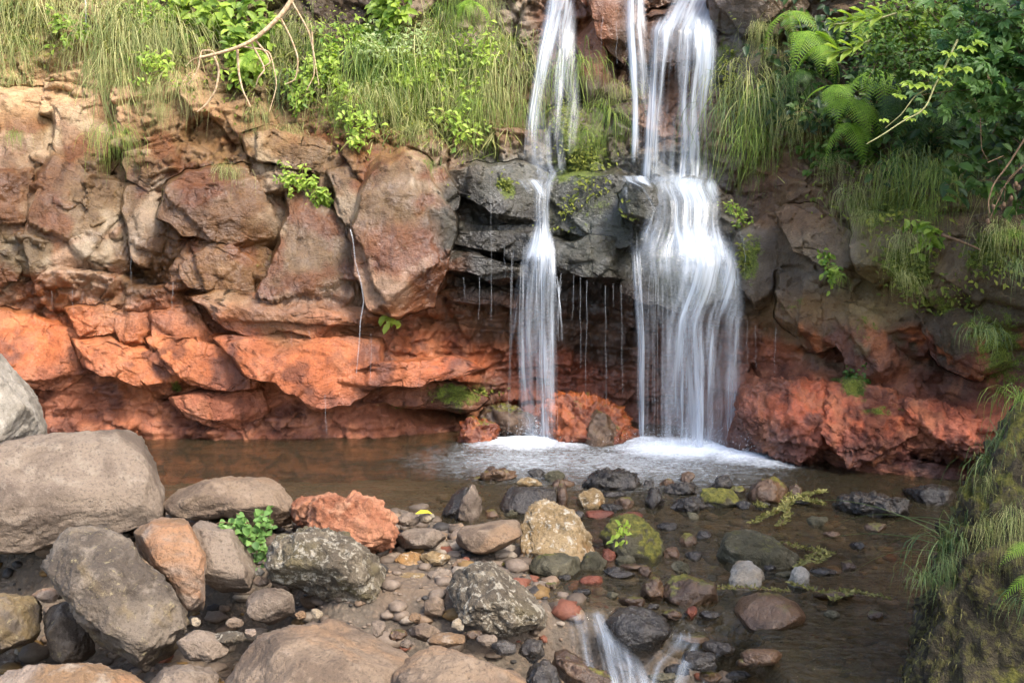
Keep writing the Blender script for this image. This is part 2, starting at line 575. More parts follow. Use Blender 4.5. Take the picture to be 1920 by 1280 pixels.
def cliff_shape(x, z):
    Y, px, py = cliff_base(x, z)
    p = np.stack([x, z, x * 0], 1)
    w = np.stack([fbm(p * 1.3, 3, 5), fbm(p * 1.3 + 9, 3, 6)], 1)
    red = smooth(560, 620, py + 40 * w[:, 0]) * (1 - smooth(820, 900, px) * (1 - smooth(1380, 1450, px)))
    under = smooth(540, 600, py) * smooth(820, 900, px) * (1 - smooth(1380, 1450, px))
    right = smooth(1400, 1500, px) * (1 - smooth(620, 700, py))
    q = np.stack([x, z * 1.15], 1) + .12 * w
    v1, e1 = cells(q * 2.1, 3, 1.0)
    v2, e2 = cells(q * 5.2 + 3.3, 8, .9)
    v3, e3 = cells(q * 12.5 + 1.7, 21, .9)
    a1 = .20 * (1 - .75 * red) * (1 - .6 * under)
    a2 = .085 * (1 - .45 * red)
    a3 = .034 * (1 + .5 * right) * (1 + .5 * (1 - smooth(300, 360, py)))
    d = a1 * v1 + a2 * v2 + a3 * v3
    d = d + .05 * np.exp(-(e1 / .06) ** 2) * (1 - .8 * red) + .02 * np.exp(-(e2 / .07) ** 2) * (1 - .5 * red)
    # bedding: thin horizontal courses in the red layer and under the lip
    zz = z + .05 * w[:, 0] + .05 * x * (px < 900)
    lay = np.abs(((zz * 7.0) % 1.0) - .5) * 2
    lay2 = np.abs(((zz * 17.0 + .3) % 1.0) - .5) * 2
    d = d + (red * .035 + under * .05) * (lay - .5) + (red * .012 + under * .02) * (lay2 - .5)
    d = d + .05 * fbm(p * 4, 4, 31) + .012 * fbm(p * 24, 3, 41)
    # coarse crumbly red ledge at right
    led = smooth(715, 745, py) * smooth(1400, 1440, px)
    vv, ee = cells(q * 9.0 + 7.7, 51, 1.2)
    d = d + led * (.08 * vv + .04 * np.exp(-(ee / .1) ** 2))
    return Y + d, px, py


CA = np.array([
    (50, 60, 150, 125, 80), (50, 200, 184, 144, 108), (250, 130, 188, 144, 112), (150, 420, 156, 124, 102), (40, 380, 140, 88, 50), (30, 480, 140, 115, 95),
    (250, 540, 135, 95, 66), (400, 400, 134, 90, 56), (430, 500, 152, 102, 54), (600, 500, 148, 116, 98), (600, 340, 148, 114, 92),
    (740, 480, 146, 84, 46), (740, 360, 146, 112, 88), (700, 580, 134, 80, 46), (80, 560, 160, 92, 50), (300, 580, 148, 84, 50),
    (500, 600, 130, 84, 54), (80, 630, 200, 104, 50), (300, 660, 202, 112, 62), (450, 660, 188, 100, 54), (600, 690, 194, 102, 54),
    (780, 660, 180, 94, 50), (860, 690, 190, 92, 46), (100, 750, 164, 92, 66), (400, 770, 166, 92, 68), (600, 790, 166, 94, 72),
    (800, 790, 150, 82, 56), (860, 740, 70, 54, 32), (800, 600, 128, 72, 38), (900, 600, 105, 66, 42), (900, 480, 66, 60, 54),
    (900, 400, 74, 70, 66), (960, 340, 92, 88, 82), (1100, 400, 66, 68, 54), (1100, 480, 78, 76, 70), (1100, 560, 58, 44, 36),
    (1100, 640, 84, 54, 36), (1050, 700, 150, 72, 46), (980, 730, 148, 78, 56), (1300, 500, 80, 80, 70), (1300, 700, 128, 74, 56),
    (1180, 100, 100, 72, 54), (1110, 90, 134, 78, 46), (1100, 200, 90, 75, 60), (800, 100, 110, 92, 64), (900, 60, 132, 112, 96),
    (900, 220, 124, 90, 58), (700, 270, 174, 124, 86), (500, 150, 110, 86, 52), (450, 250, 176, 132, 94), (620, 60, 70, 52, 36),
    (1400, 150, 76, 72, 68), (1400, 330, 92, 64, 48), (1500, 380, 90, 70, 54), (1450, 500, 76, 66, 60), (1550, 480, 92, 84, 82),
    (1500, 600, 104, 82, 56), (1620, 620, 116, 100, 74), (1650, 500, 84, 76, 46), (1800, 450, 92, 78, 62), (1900, 600, 64, 56, 42),
    (1450, 680, 128, 68, 44), (1650, 712, 140, 74, 48), (1550, 640, 84, 64, 46), (1640, 660, 100, 82, 60), (1720, 640, 62, 50, 38), (1790, 650, 60, 50, 38), (1480, 610, 84, 66, 48), (1800, 700, 96, 56, 40), (1500, 760, 196, 92, 50), (1650, 780, 196, 92, 50),
    (1800, 780, 172, 84, 54), (1450, 830, 104, 60, 50), (1650, 870, 110, 54, 42), (1750, 890, 84, 48, 40), (1700, 200, 58, 50, 36),
    (1850, 250, 52, 48, 36), (1300, 200, 130, 90, 70), (1300, 350, 80, 78, 70), (300, 30, 120, 104, 62), (480, 20, 90, 80, 44)], dtype=float)
CLIN = np.array([S(*c) for c in CA[:, 2:]])
CLIN = CLIN * .9 + .1 * CLIN.mean(1)[:, None]
CLIN = CLIN * np.array([1.0, 1.06, .92]) + .006
MOSS = [(780, 180, 190, 120, .75), (480, 110, 150, 110, .55), (60, 60, 140, 90, .5), (1100, 390, 90, 60, .45), (1060, 230, 60, 90, .6), (1090, 300, 60, 60, .8), (1360, 120, 40, 90, .6),
        (1490, 560, 60, 50, .4), (1700, 500, 60, 60, .95), (1870, 470, 70, 50, .8), (1650, 380, 120, 60, .7), (1770, 560, 70, 40, .6), (860, 735, 80, 22, .7),
        (940, 345, 24, 18, .9), (500, 490, 50, 40, .35), (560, 560, 90, 25, .3), (1400, 480, 30, 60, .75), (1600, 720, 40, 30, .9), (1650, 765, 60, 20, .6), (1800, 200, 250, 200, .7),
        (1560, 250, 150, 140, .5), (1880, 650, 80, 120, .7), (330, 720, 20, 14, .7), (745, 460, 30, 60, .25), (1250, 450, 40, 60, .5), (740, 770, 40, 12, .5), (1630, 620, 60, 60, .4)]


def cliff_paint(x, y, z):
    px, py = to_px(x, y, z)
    p = np.stack([x, y, z], 1)
    wx = 34 * fbm(p * 1.8, 4, 71); wy = 26 * fbm(p * 1.8 + 5, 4, 72)
    qx, qy = px + wx, py + wy
    num = np.zeros((len(x), 3)); den = np.full(len(x), 1e-9)
    for k in range(len(CA)):
        w = 1.0 / (((qx - CA[k, 0]) ** 2 + 1.6 * (qy - CA[k, 1]) ** 2) / 60 ** 2 + .12) ** 2.6
        num += w[:, None] * CLIN[k]; den += w
    c = num / den[:, None]
    wl = smooth(180, 260, qy) * (1 - smooth(540, 600, qy)) * (1 - smooth(820, 900, qx))
    s1 = smooth(.0, .28, fbm(p * 2.6 + 3, 4, 81)) * wl * .75
    s2 = smooth(.05, .3, fbm(p * 2.2 + 8, 4, 83)) * wl * .4
    c = c * (1 - s1[:, None]) + S(140, 82, 40) * s1[:, None]
    c = c * (1 - s2[:, None]) + S(150, 132, 116) * s2[:, None]
    c = c * (1 - (wl * (1 - .9 * smooth(.05, .3, fbm(p * 2.2 + 8, 4, 83))))[:, None] * np.array([.50, .58, .68]))
    lowr = smooth(600, 640, qy) * (1 - smooth(1380, 1440, qx))
    c = c * (1 - lowr[:, None] * np.array([.24, .26, .34]))
    c = c * (1 + wl[:, None] * np.array([-.04, .06, .02]))
    red_ = smooth(590, 640, qy) * (1 - smooth(880, 960, qx) * (1 - smooth(1400, 1440, qx)))
    b1 = red_ * .8 * smooth(-.02, .25, fbm(p * 3.4 + 2, 4, 86))
    b2 = red_ * .5 * smooth(.05, .3, fbm(p * np.array([6, 6, 2.2]) + 5, 4, 87))
    c = c * (1 - b1[:, None]) + S(92, 52, 36) * b1[:, None]
    c = c * (1 - b2[:, None]) + S(188, 122, 84) * .8 * b2[:, None]
    rt = smooth(1370, 1450, qx) * (1 - smooth(640, 700, qy))
    c = c * (1 + rt[:, None] * np.array([.30, .08, -.22]))
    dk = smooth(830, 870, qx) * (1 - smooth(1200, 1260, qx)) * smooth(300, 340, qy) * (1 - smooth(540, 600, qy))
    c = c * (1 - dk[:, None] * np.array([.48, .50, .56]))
    m = np.zeros(len(x))
    for (mx, my, rx, ry, s) in MOSS:
        m = np.maximum(m, s * np.exp(-(((qx - mx) / rx) ** 2 + ((qy - my) / ry) ** 2)))
    wet = .45 + .5 * np.exp(-((px - 1180) / 260) ** 2) + .35 * smooth(250, 380, py) * (1 - smooth(560, 660, py)) * (px < 1000)
    wet = wet + .15 * fbm(p * 1.5, 3, 77)
    return c, m, np.clip(wet, 0, 1)


print('cliff')
DX = 0.0135
gx = np.arange(-6.3, 5.8, DX)
gz = np.concatenate([np.arange(-.5, 4.1, DX), np.arange(4.1, 7.2, .05)])
GX, GZ = np.meshgrid(gx, gz)
cx, cz = GX.ravel(), GZ.ravel()
cy, _, _ = cliff_shape(cx, cz)
CY = cy.reshape(GX.shape)
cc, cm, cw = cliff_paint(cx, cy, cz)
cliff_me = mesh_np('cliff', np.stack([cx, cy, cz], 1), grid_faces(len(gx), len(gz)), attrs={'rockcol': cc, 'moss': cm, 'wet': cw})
cliff = link('cliff', cliff_me, M['cliff'])
tag(cliff, 'tall wet rock face of brown blocks above a red clay layer', kind='structure')
EXTRA = []            # discs standing proud of the rock face, for seating plants: (x, z, r, y)


def cliffY(x, z):
    i = int(np.clip(np.searchsorted(gx, x), 1, len(gx) - 2)); j = int(np.clip(np.searchsorted(gz, z), 1, len(gz) - 2))
    return float(CY[max(0, j - 2):j + 3, max(0, i - 2):i + 3].min())


def on_cliff(px, py, out=0.0):
    Y = 8.0
    for k in range(7):
        p = at(px, py, Y)
        Y = .5 * Y + .5 * cliffY(p[0], p[2])
    for (ex, ez, er, ey) in EXTRA:
        if (p[0] - ex) ** 2 + (p[2] - ez) ** 2 < er * er:
            Y = min(Y, ey)
    return at(px, py, Y - out)


# ------------------------------------------------------------------ stones
def outline_radius(pts, th):
    """distance from the centre to the outline in each direction"""
    n = len(pts)
    r = np.zeros(len(th))
    dx, dz = np.cos(th), np.sin(th)
    for i in range(n):
        ax, az = pts[i]; bx, bz = pts[(i + 1) % n]
        ex, ez = bx - ax, bz - az
        den = dx * ez - dz * ex
        den = np.where(np.abs(den) < 1e-9, 1e-9, den)
        t = (ax * ez - az * ex) / den
        s = (ax * dz - az * dx) / den
        ok = (t > 0) & (s >= -1e-6) & (s <= 1 + 1e-6)
        r = np.where(ok, np.maximum(r, t), r)
    return r


def stone_mesh(name, outline, Y, depth, sub=6, box=.62, facets=7, amp=.05, rough=.012, seed=1, lean=0.0, shear=0.0, cuts=(), attrs_fn=None, fine=1.0):
    """a closed stone: outline seen from the front at distance Y, half thickness depth (m).
    lean tips its top back, facets/cuts plane it off; returns mesh and its centre"""
    rs = np.random.RandomState(seed)
    ox = [q[0] for q in outline]; oy = [q[1] for q in outline]
    c = at((min(ox) + max(ox)) / 2, (min(oy) + max(oy)) / 2, Y)
    D = c - np.array([0, 0, CAM_H]); dist = np.linalg.norm(D); D /= dist      # the stone's thickness runs along the line of sight
    RX = np.cross(D, [0, 0, 1.0]); RX /= np.linalg.norm(RX)
    UZ = np.cross(RX, D)
    w3 = []
    for px, py in outline:
        q = at(px, py, Y) - np.array([0, 0, CAM_H])
        q = q * dist / (q @ D) - D * dist
        w3.append((q @ RX, 0, q @ UZ))
    w3 = np.array(w3)
    cen = c
    c = np.zeros(3)
    pts = [(a, b) for a, b in w3[:, [0, 2]]]
    T = np.linspace(-math.pi, math.pi, 721)
    RR = outline_radius(pts, T)
    RR[RR <= 0] = RR[RR > 0].mean()
    k = np.exp(-np.linspace(-2, 2, 7) ** 2); k /= k.sum()
    RR = np.convolve(np.concatenate([RR[-4:-1], RR, RR[1:4]]), k, 'valid')
    d, f = ico(sub)
    a, b, e = d[:, 0], d[:, 2], d[:, 1]
    th = np.arctan2(b, a)
    s = np.sqrt(np.maximum(0, 1 - e * e))
    rho = s ** box
    yy = np.sign(e) * np.abs(e) ** box
    Rt = np.interp(th, T, RR)
    p = np.stack([rho * Rt * np.cos(th), yy * depth, rho * Rt * np.sin(th)], 1)
    hw = np.abs(w3[:, 0] - c[0]).max(); hh = np.abs(w3[:, 2] - c[2]).max()
    dim = np.array([hw, depth, hh])
    u = p / dim
    for kf in range(facets if attrs_fn is None else 0):
        n = rs.normal(size=3) * np.array([.9, .8, .9])
        if n[1] > 0: n[1] *= -1
        n /= np.linalg.norm(n)
        h = (u @ n)
        lim = h.max() * rs.uniform(.74, .93)
        ov = np.maximum(0, h - lim)
        u = u - ov[:, None] * n[None] * .92
    for (nx, ny, nz, fr) in cuts:
        n = np.array([nx, ny, nz], float); n /= np.linalg.norm(n)
        h = u @ n
        ov = np.maximum(0, h - h.max() * fr)
        u = u - ov[:, None] * n[None] * .95
    if attrs_fn is None:
        for kf in range(26):                           # small chipped faces
            n = rs.normal(size=3); n /= np.linalg.norm(n)
            h = u @ n
            ov = np.maximum(0, h - h.max() * rs.uniform(.83, .97))
            u = u - ov[:, None] * n[None] * .9
    p = u * dim
    if attrs_fn is not None:                           # chiselled front: a few flat joint faces meeting in edges
        fx, fz = p[:, 0] / hw, p[:, 2] / hh
        wob_ = fbm(p * 4 + seed, 3, seed + 8)
        kk = 5.0 + 11.0 * smooth(.35, -.5, np.sin(th)) + 3 * np.abs(np.cos(th)) ** 4    # top edge eased, foot cut sharply under
        hgt = np.minimum(1.0, (1 - rho) * kk * (1 + .5 * wob_))
        for kf in range(5):
            a_ = rs.uniform(-.5, math.pi + .5) if kf < 4 else rs.uniform(-2.2, -.9)
            sl = rs.uniform(.2, .8) if kf < 4 else 1.6
            off = rs.uniform(.0, .55) if kf < 4 else rs.uniform(.5, .7)
            hgt = np.minimum(hgt, 1.0 - sl * (math.cos(a_) * fx + math.sin(a_) * fz - off + .05 * wob_))
        for kf in range(3):                            # a nick or two where a corner has broken away
            a_ = rs.uniform(0, 2 * math.pi); off = rs.uniform(.35, .7)
            hgt = hgt - rs.uniform(.12, .3) * ((math.cos(a_) * fx + math.sin(a_) * fz + .07 * wob_) > off)
        hgt = np.clip(hgt, -.3, 1)
        g2 = np.stack([p[:, 0], p[:, 2]], 1) + .03 * wob_[:, None]
        v1, e1 = cells(g2 * 6.0 + seed * 1.7, seed, 1.0)
        v2, e2 = cells(g2 * 15.0 + seed * 2.3, seed + 5, 1.2)
        yf = -depth * hgt + .022 * v1 + .006 * v2 + .014 * np.exp(-(e1 / .03) ** 2)
        front = d[:, 1] < 0
        p[:, 1] = np.where(front, yf, depth * np.minimum(1, (1 - rho) * 6))
    nn = p / (np.linalg.norm(p, axis=1)[:, None] + 1e-9)
    size = (hw * hh * depth) ** (1 / 3)
    o = seed * 3.17
    dsp = amp * size * fbm(p / size * 1.3 + o, 3, seed) + (1.5 if attrs_fn is None else 1.0) * rough * fine * fbm(p * 14 + o, 5, seed + 3, .62)
    rid = 1 - np.abs(pnoise(p * 6 + o, seed + 9)) * 2.2
    dsp = dsp - .35 * rough * np.clip(rid, 0, 1) ** 4
    p = p + nn * dsp[:, None]
    p[:, 1] += p[:, 2] * lean + p[:, 0] * shear
    p = p[:, :1] * RX + p[:, 1:2] * D + p[:, 2:] * UZ
    c = cen
    at_ = None
    if attrs_fn is not None:
        q = p + c
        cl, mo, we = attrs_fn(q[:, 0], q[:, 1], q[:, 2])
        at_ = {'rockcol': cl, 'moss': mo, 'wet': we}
    return mesh_np(name, p, f, attrs=at_), c


# ------------------------------------------------------------------ blocks of the cliff (pieces of the rock face)
def block(outline, Y, depth, seed, sub=6, box=.5, facets=5, amp=.05, rough=.018, lean=.12, shear=0.0, cuts=(), name='rock'):
    g = 1.22 if seed > 50 else 1.30                                           # neighbours meet in a narrow joint
    mx = (max(p[0] for p in outline) + min(p[0] for p in outline)) / 2
    my = (max(p[1] for p in outline) + min(p[1] for p in outline)) / 2
    rs = np.random.RandomState(seed + 900)
    ol2 = list(outline)
    for lev in range(3):                               # jag each side, ever finer
        nxt = []
        for i, (a, b) in enumerate(ol2):
            a2, b2 = ol2[(i + 1) % len(ol2)]
            L = math.hypot(a2 - a, b2 - b)
            nxt.append((a, b))
            if L > 14:
                t = rs.uniform(.3, .7); k = rs.uniform(-.11, .11) * L
                nxt.append((a + (a2 - a) * t - (b2 - b) / L * k, b + (b2 - b) * t + (a2 - a) / L * k))
        ol2 = nxt
    outline = [(mx + (a - mx) * g, my + (b - my) * g) for a, b in ol2]
    me, c = stone_mesh(name, outline, Y, depth, sub, box, facets, amp, rough, seed, lean, shear, cuts, cliff_paint)
    o = link(name, me, M['cliff'], cliff, c)
    xs = [at(px, py, Y)[[0, 2]] for px, py in outline]
    xs = np.array(xs)
    EXTRA.append((c[0], c[2], .8 * min(np.ptp(xs[:, 0]), np.ptp(xs[:, 1])) / 2, Y - depth * .85))
    return o


BLOCKS = [
    # outline, distance, half depth, seed, lean
    ([(-60, 190), (40, 178), (92, 185), (112, 250), (98, 322), (30, 330), (-60, 330)], 8.35, .26, 11, .25),
    ([(-60, 335), (50, 328), (86, 352), (82, 412), (60, 446), (-10, 440), (-60, 430)], 8.05, .30, 12, -.1),
    ([(-60, 456), (55, 452), (78, 490), (50, 518), (-20, 528), (-60, 520)], 8.02, .28, 13, -.1),
    ([(76, 350), (104, 296), (150, 312), (205, 345), (243, 366), (240, 440), (212, 500), (150, 515), (85, 506), (66, 440)], 8.1, .30, 14, .22),
    ([(110, 205), (180, 185), (245, 215), (240, 285), (190, 325), (120, 290)], 8.45, .22, 15, .3),
    ([(244, 290), (300, 262), (352, 275), (358, 335), (285, 352), (250, 330)], 8.32, .26, 16, .2),
    ([(322, 405), (338, 348), (400, 328), (450, 322), (505, 352), (532, 420), (522, 456), (470, 455), (400, 440)], 8.0, .32, 17, -.12),
    ([(250, 360), (320, 352), (335, 410), (345, 470), (300, 500), (255, 470)], 8.15, .22, 18, .1),
    ([(345, 485), (378, 455), (470, 458), (505, 480), (490, 540), (430, 555), (360, 525)], 8.0, .28, 19, -.05),
    ([(528, 490), (538, 345), (568, 360), (622, 402), (660, 468), (684, 560), (660, 606), (600, 612), (520, 575), (505, 530)], 7.98, .30, 20, .25),
    ([(470, 260), (520, 245), (585, 262), (640, 300), (620, 325), (540, 310), (480, 290)], 8.35, .30, 21, .1),
    ([(620, 330), (660, 312), (715, 320), (722, 350), (700, 425), (672, 432), (636, 385)], 8.1, .28, 22, .2),
    ([(672, 440), (704, 335), (760, 308), (800, 330), (832, 400), (824, 470), (802, 545), (748, 560), (704, 548), (680, 500)], 7.88, .34, 23, .12),
    ([(770, 330), (830, 318), (850, 360), (838, 410), (800, 395)], 8.15, .24, 24, .1),
    ([(848, 330), (900, 314), (960, 312), (1010, 332), (1000, 395), (975, 418), (905, 380), (850, 362)], 8.2, .36, 25, .05),
    ([(835, 432), (900, 424), (985, 440), (985, 468), (900, 468), (832, 458)], 8.2, .32, 26, 0),
    ([(828, 480), (880, 470), (975, 496), (985, 520), (930, 528), (835, 506)], 8.15, .34, 27, 0),
    ([(820, 530), (890, 528), (960, 545), (950, 575), (880, 568), (815, 556)], 8.25, .3, 28, 0),
    ([(1030, 360), (1080, 335), (1150, 330), (1195, 350), (1195, 440), (1110, 448), (1035, 430)], 8.35, .34, 29, .3),
    ([(1030, 455), (1100, 448), (1190, 462), (1192, 525), (1130, 522), (1060, 506), (1030, 500)], 8.15, .42, 30, .15),
    ([(940, 430), (1000, 420), (1050, 450), (1040, 490), (960, 480)], 8.15, .36, 31, .1),
    ([(1080, 90), (1120, 50), (1150, 110), (1145, 185), (1100, 190)], 9.1, .25, 32, .2),
    ([(1085, -30), (1150, -40), (1185, 30), (1165, 105), (1120, 50)], 9.0, .35, 33, 0),
    ([(1190, 380), (1240, 350), (1330, 350), (1400, 420), (1395, 470), (1300, 460), (1200, 470)], 8.25, .36, 34, .2),
    ([(1185, 470), (1290, 455), (1395, 475), (1405, 560), (1330, 590), (1230, 560), (1190, 540)], 8.1, .42, 35, .1),
    ([(1210, 40), (1280, 15), (1345, 35), (1350, 110), (1280, 130), (1215, 110)], 9.1, .35, 36, .1),
    ([(1345, -20), (1440, -30), (1500, 10), (1470, 45), (1400, 60), (1350, 40)], 8.6, .4, 37, 0),
    ([(1355, 80), (1410, 60), (1430, 130), (1400, 190), (1360, 170)], 8.6, .22, 38, .1),
    ([(1385, 440), (1450, 400), (1490, 440), (1480, 540), (1420, 560), (1390, 520)], 7.75, .26, 39, .1),
    ([(1470, 410), (1530, 395), (1600, 450), (1610, 520), (1550, 500), (1500, 470)], 7.35, .26, 40, .2),
    ([(1470, 520), (1540, 500), (1600, 560), (1590, 620), (1520, 640), (1470, 590)], 7.3, .26, 41, .05),
    ([(1580, 580), (1630, 560), (1690, 620), (1720, 690), (1660, 710), (1600, 680)], 7.0, .28, 42, -.05),
    ([(1610, 420), (1700, 395), (1760, 440), (1740, 520), (1660, 530), (1615, 480)], 7.0, .3, 43, .2),
    ([(1740, 470), (1820, 440), (1890, 480), (1880, 560), (1800, 580), (1745, 540)], 6.55, .3, 44, .2),
    ([(1730, 590), (1800, 580), (1870, 600), (1900, 660), (1830, 700), (1760, 660)], 6.5, .3, 45, 0),
    ([(1835, 410), (1900, 390), (1960, 420), (1950, 450), (1880, 460)], 6.3, .25, 46, .1),
    # the red layer
    ([(-40, 600), (60, 590), (150, 625), (170, 680), (110, 720), (20, 730), (-40, 720)], 7.82, .24, 51, .35),
    ([(150, 640), (215, 640), (290, 660), (335, 705), (345, 738), (290, 742), (225, 705), (170, 690)], 7.75, .24, 52, .1),
    ([(285, 640), (360, 625), (420, 650), (470, 695), (462, 718), (400, 722), (340, 700), (300, 680)], 7.78, .24, 53, .1),
    ([(415, 640), (500, 622), (600, 620), (690, 640), (680, 705), (640, 748), (580, 755), (520, 712), (470, 700)], 7.72, .26, 54, .15),
    ([(640, 690), (720, 680), (830, 672), (905, 690), (830, 708), (720, 722), (650, 730)], 7.75, .28, 55, .2),
    ([(330, 745), (400, 725), (480, 720), (490, 770), (440, 800), (360, 780)], 7.72, .16, 56, .1),
    ([(690, 735), (760, 715), (850, 720), (900, 745), (850, 770), (760, 760), (700, 755)], 7.95, .22, 57, 0),
    ([(130, 580), (200, 570), (260, 590), (240, 640), (160, 630)], 7.95, .2, 58, .05),
    ([(215, 590), (285, 580), (290, 640), (230, 650)], 7.92, .22, 59, .05),
    ([(290, 585), (360, 570), (400, 630), (380, 660), (300, 650)], 7.92, .22, 60, .1),
    ([(380, 560), (470, 555), (690, 590), (700, 615), (560, 618), (440, 612)], 7.92, .32, 61, -.1),
]
print('blocks')
for (ol, Y, dep, sd, ln) in BLOCKS:
    big = (max(p[0] for p in ol) - min(p[0] for p in ol)) > 110
    red = sd > 50
    block(ol, Y + (.25 + .05 * math.sin(sd * 2.3) if not red else .15), dep, sd, 6 if big else 5, .8, 0, .02, .009 if not red else .012, ln + (.12 if not red else .1))
block([(1164, 366), (1178, 344), (1204, 338), (1224, 352), (1230, 384), (1220, 412), (1195, 420), (1172, 402)], 8.02, .2, 66, 5, .8, 0, .02, .01, .1)
# crumbly red ledge at the right, in three lumps
for ol, Y, dep, sd in (([(1405, 735), (1480, 725), (1560, 735), (1600, 790), (1580, 855), (1500, 860), (1430, 830), (1405, 790)], 7.1, .38, 62),
                       ([(1560, 735), (1640, 730), (1720, 755), (1740, 820), (1680, 868), (1600, 865), (1560, 810)], 6.9, .4, 63),
                       ([(1700, 755), (1790, 765), (1870, 790), (1870, 840), (1780, 860), (1710, 840)], 6.65, .36, 64),
                       ([(1560, 850), (1650, 845), (1760, 855), (1850, 860), (1850, 905), (1740, 912), (1620, 895)], 6.75, .3, 65)):
    block(ol, Y + .1, dep, sd, 6, .8, 0, .04, .05 if sd < 65 else .03, .3 if sd < 65 else 0)

# ------------------------------------------------------------------ ground: stream bed, gravel bank, and the land around
BANK = np.array([on_z(*p)[:2] for p in ((-700, 930), (100, 930), (320, 955), (560, 975), (760, 960), (860, 1010), (960, 1050), (1010, 1110), (1050, 1180))] + [[.25, 3.2], [.2, 0.]])
RBANK = np.array([[3.4, 9.], [3.1, 6.3], [2.4, 5.0], [1.75, 4.2], [1.45, 3.4], [1.5, 0.]])


def line_x(y, line):
    o = np.argsort(line[:, 1])
    return np.interp(y, line[o, 1], line[o, 0])


def seg_dist(x, y, line):
    best = np.full(len(x), 1e9)
    for a, b in zip(line[:-1], line[1:]):
        e = b - a
        t = np.clip(((x - a[0]) * e[0] + (y - a[1]) * e[1]) / (e @ e), 0, 1)
        best = np.minimum(best, np.hypot(x - a[0] - t * e[0], y - a[1] - t * e[1]))
    return best


def ground_h(x, y):
    db = seg_dist(x, y, BANK)
    bx = np.interp(x, BANK[:, 0], BANK[:, 1])          # the bank line as y over x, left part
    land = ((x < BANK[8, 0]) & (y < bx) & (y > BANK[8, 1])) | ((y <= BANK[8, 1]) & (x < line_x(y, BANK[8:])))
    sd = np.where(land, db, -db)
    h = np.where(sd > 0, .03 + .05 * smooth(0, .5, sd), np.maximum(-.34, sd * .26))
    h = h - (sd > 0) * smooth(.1, .6, sd) * (.42 * smooth(4.85, 4.35, y) * smooth(-.7, -1.2, x) + .24 * smooth(4.2, 3.8, y) * smooth(-1.3, -.5, x))
    dr = seg_dist(x, y, RBANK)
    rl = x > line_x(y, RBANK)
    h = np.where(rl, np.maximum(h, np.minimum(.6, dr * .6)), h)
    low = smooth(4.12, 3.78, y) * (~rl) * (1 - .75 * smooth(.8, 1.0, x)) * np.where(sd > 0, smooth(.5, .0, sd), 1.0)
    h = h - low * (.42 + np.where(sd > 0, .1, 0))
    h = np.where(y > 8.2, np.minimum(h, -.1), h)
    p = np.stack([x, y, x * 0], 1)
    h = h + .03 * fbm(p * 2.2, 3, 91) + .012 * fbm(p * 11, 3, 92)
    far = smooth(3.0, -6.0, y)
    return h + far * .3 * fbm(p * .4, 3, 93)


print('ground')
ax = np.concatenate([-np.geomspace(120, 4.3, 40), np.arange(-4.25, 3.8, .025), np.geomspace(3.85, 120, 40)])
ay = np.concatenate([-np.geomspace(120, .6, 36), np.arange(-.5, 2.4, .12), np.arange(2.45, 9.2, .025)])
AX, AY = np.meshgrid(ax, ay)
tx, ty = AX.ravel(), AY.ravel()
tz = ground_h(tx, ty)
N = NT('gravel_soil')
geo = N.n('ShaderNodeNewGeometry')
P = geo.outputs['Position']
n1 = N.noise(P, 3, 5, .6); n2 = N.noise(P, 28, 5, .7); v = N.voro(P, 30)
col = N.mix(N.ramp(n1, .4, .6), S(100, 88, 74), S(78, 68, 56))
col = N.mix(N.math('MULTIPLY', N.ramp(n2, .5, .7), .7), col, S(134, 112, 90))
col = N.mix(N.math('MULTIPLY', N.ramp(N.noise(P, 1.6, 4, .6), .52, .62), .6), col, S(112, 92, 72))
col = N.mix(N.ramp(v, .35, .0), col, S(120, 106, 90))
h = N.math('MULTIPLY_ADD', v, -.6, n2)
M['soil'] = N.done(N.bsdf(Base_Color=col, Roughness=.85, Normal=N.bump(h, .8, .03)).outputs[0])
tag(link('ground', mesh_np('ground', np.stack([tx, ty, tz], 1), grid_faces(len(ax), len(ay))), M['soil']), 'brown gravelly stream bed and bank', kind='structure')

# ------------------------------------------------------------------ water
FOAM = [(985, 830, .42, .17, 1.0), (930, 836, .35, .12, .55), (1060, 836, .35, .13, .6), (1300, 842, .66, .2, 1.15), (1200, 828, .3, .12, .8), (1395, 858, .4, .14, .85), (1440, 872, .28, .08, .6),
        (1180, 862, 1.3, .5, .42), (1000, 862, 1.0, .36, .42), (610, 813, .22, .05, .45), (690, 813, .3, .06, .7), (440, 818, .3, .04, .35)]
wx_ = np.arange(-5.5, 4.6, .03); wy_ = np.arange(2.6, 9.1, .03)
WX, WY = np.meshgrid(wx_, wy_)
wx, wy = WX.ravel(), WY.ravel()
wz = .006 * fbm(np.stack([wx * 2.5, wy * 4, wx * 0], 1), 3, 61)
fo = np.zeros(len(wx))
for (px, py, rx, ry, s) in FOAM:
    c = on_z(px, py)
    e = ((wx - c[0]) / rx) ** 2 + ((wy - c[1]) / (ry * 2.2)) ** 2
    fo = np.maximum(fo, s * np.exp(-e * 1.1))
    wz = wz + .03 * s * np.exp(-e * 2) * (s > .5)
wz = wz + .02 * fo * pnoise(np.stack([wx * 9, wy * 12, wx * 0], 1), 63)
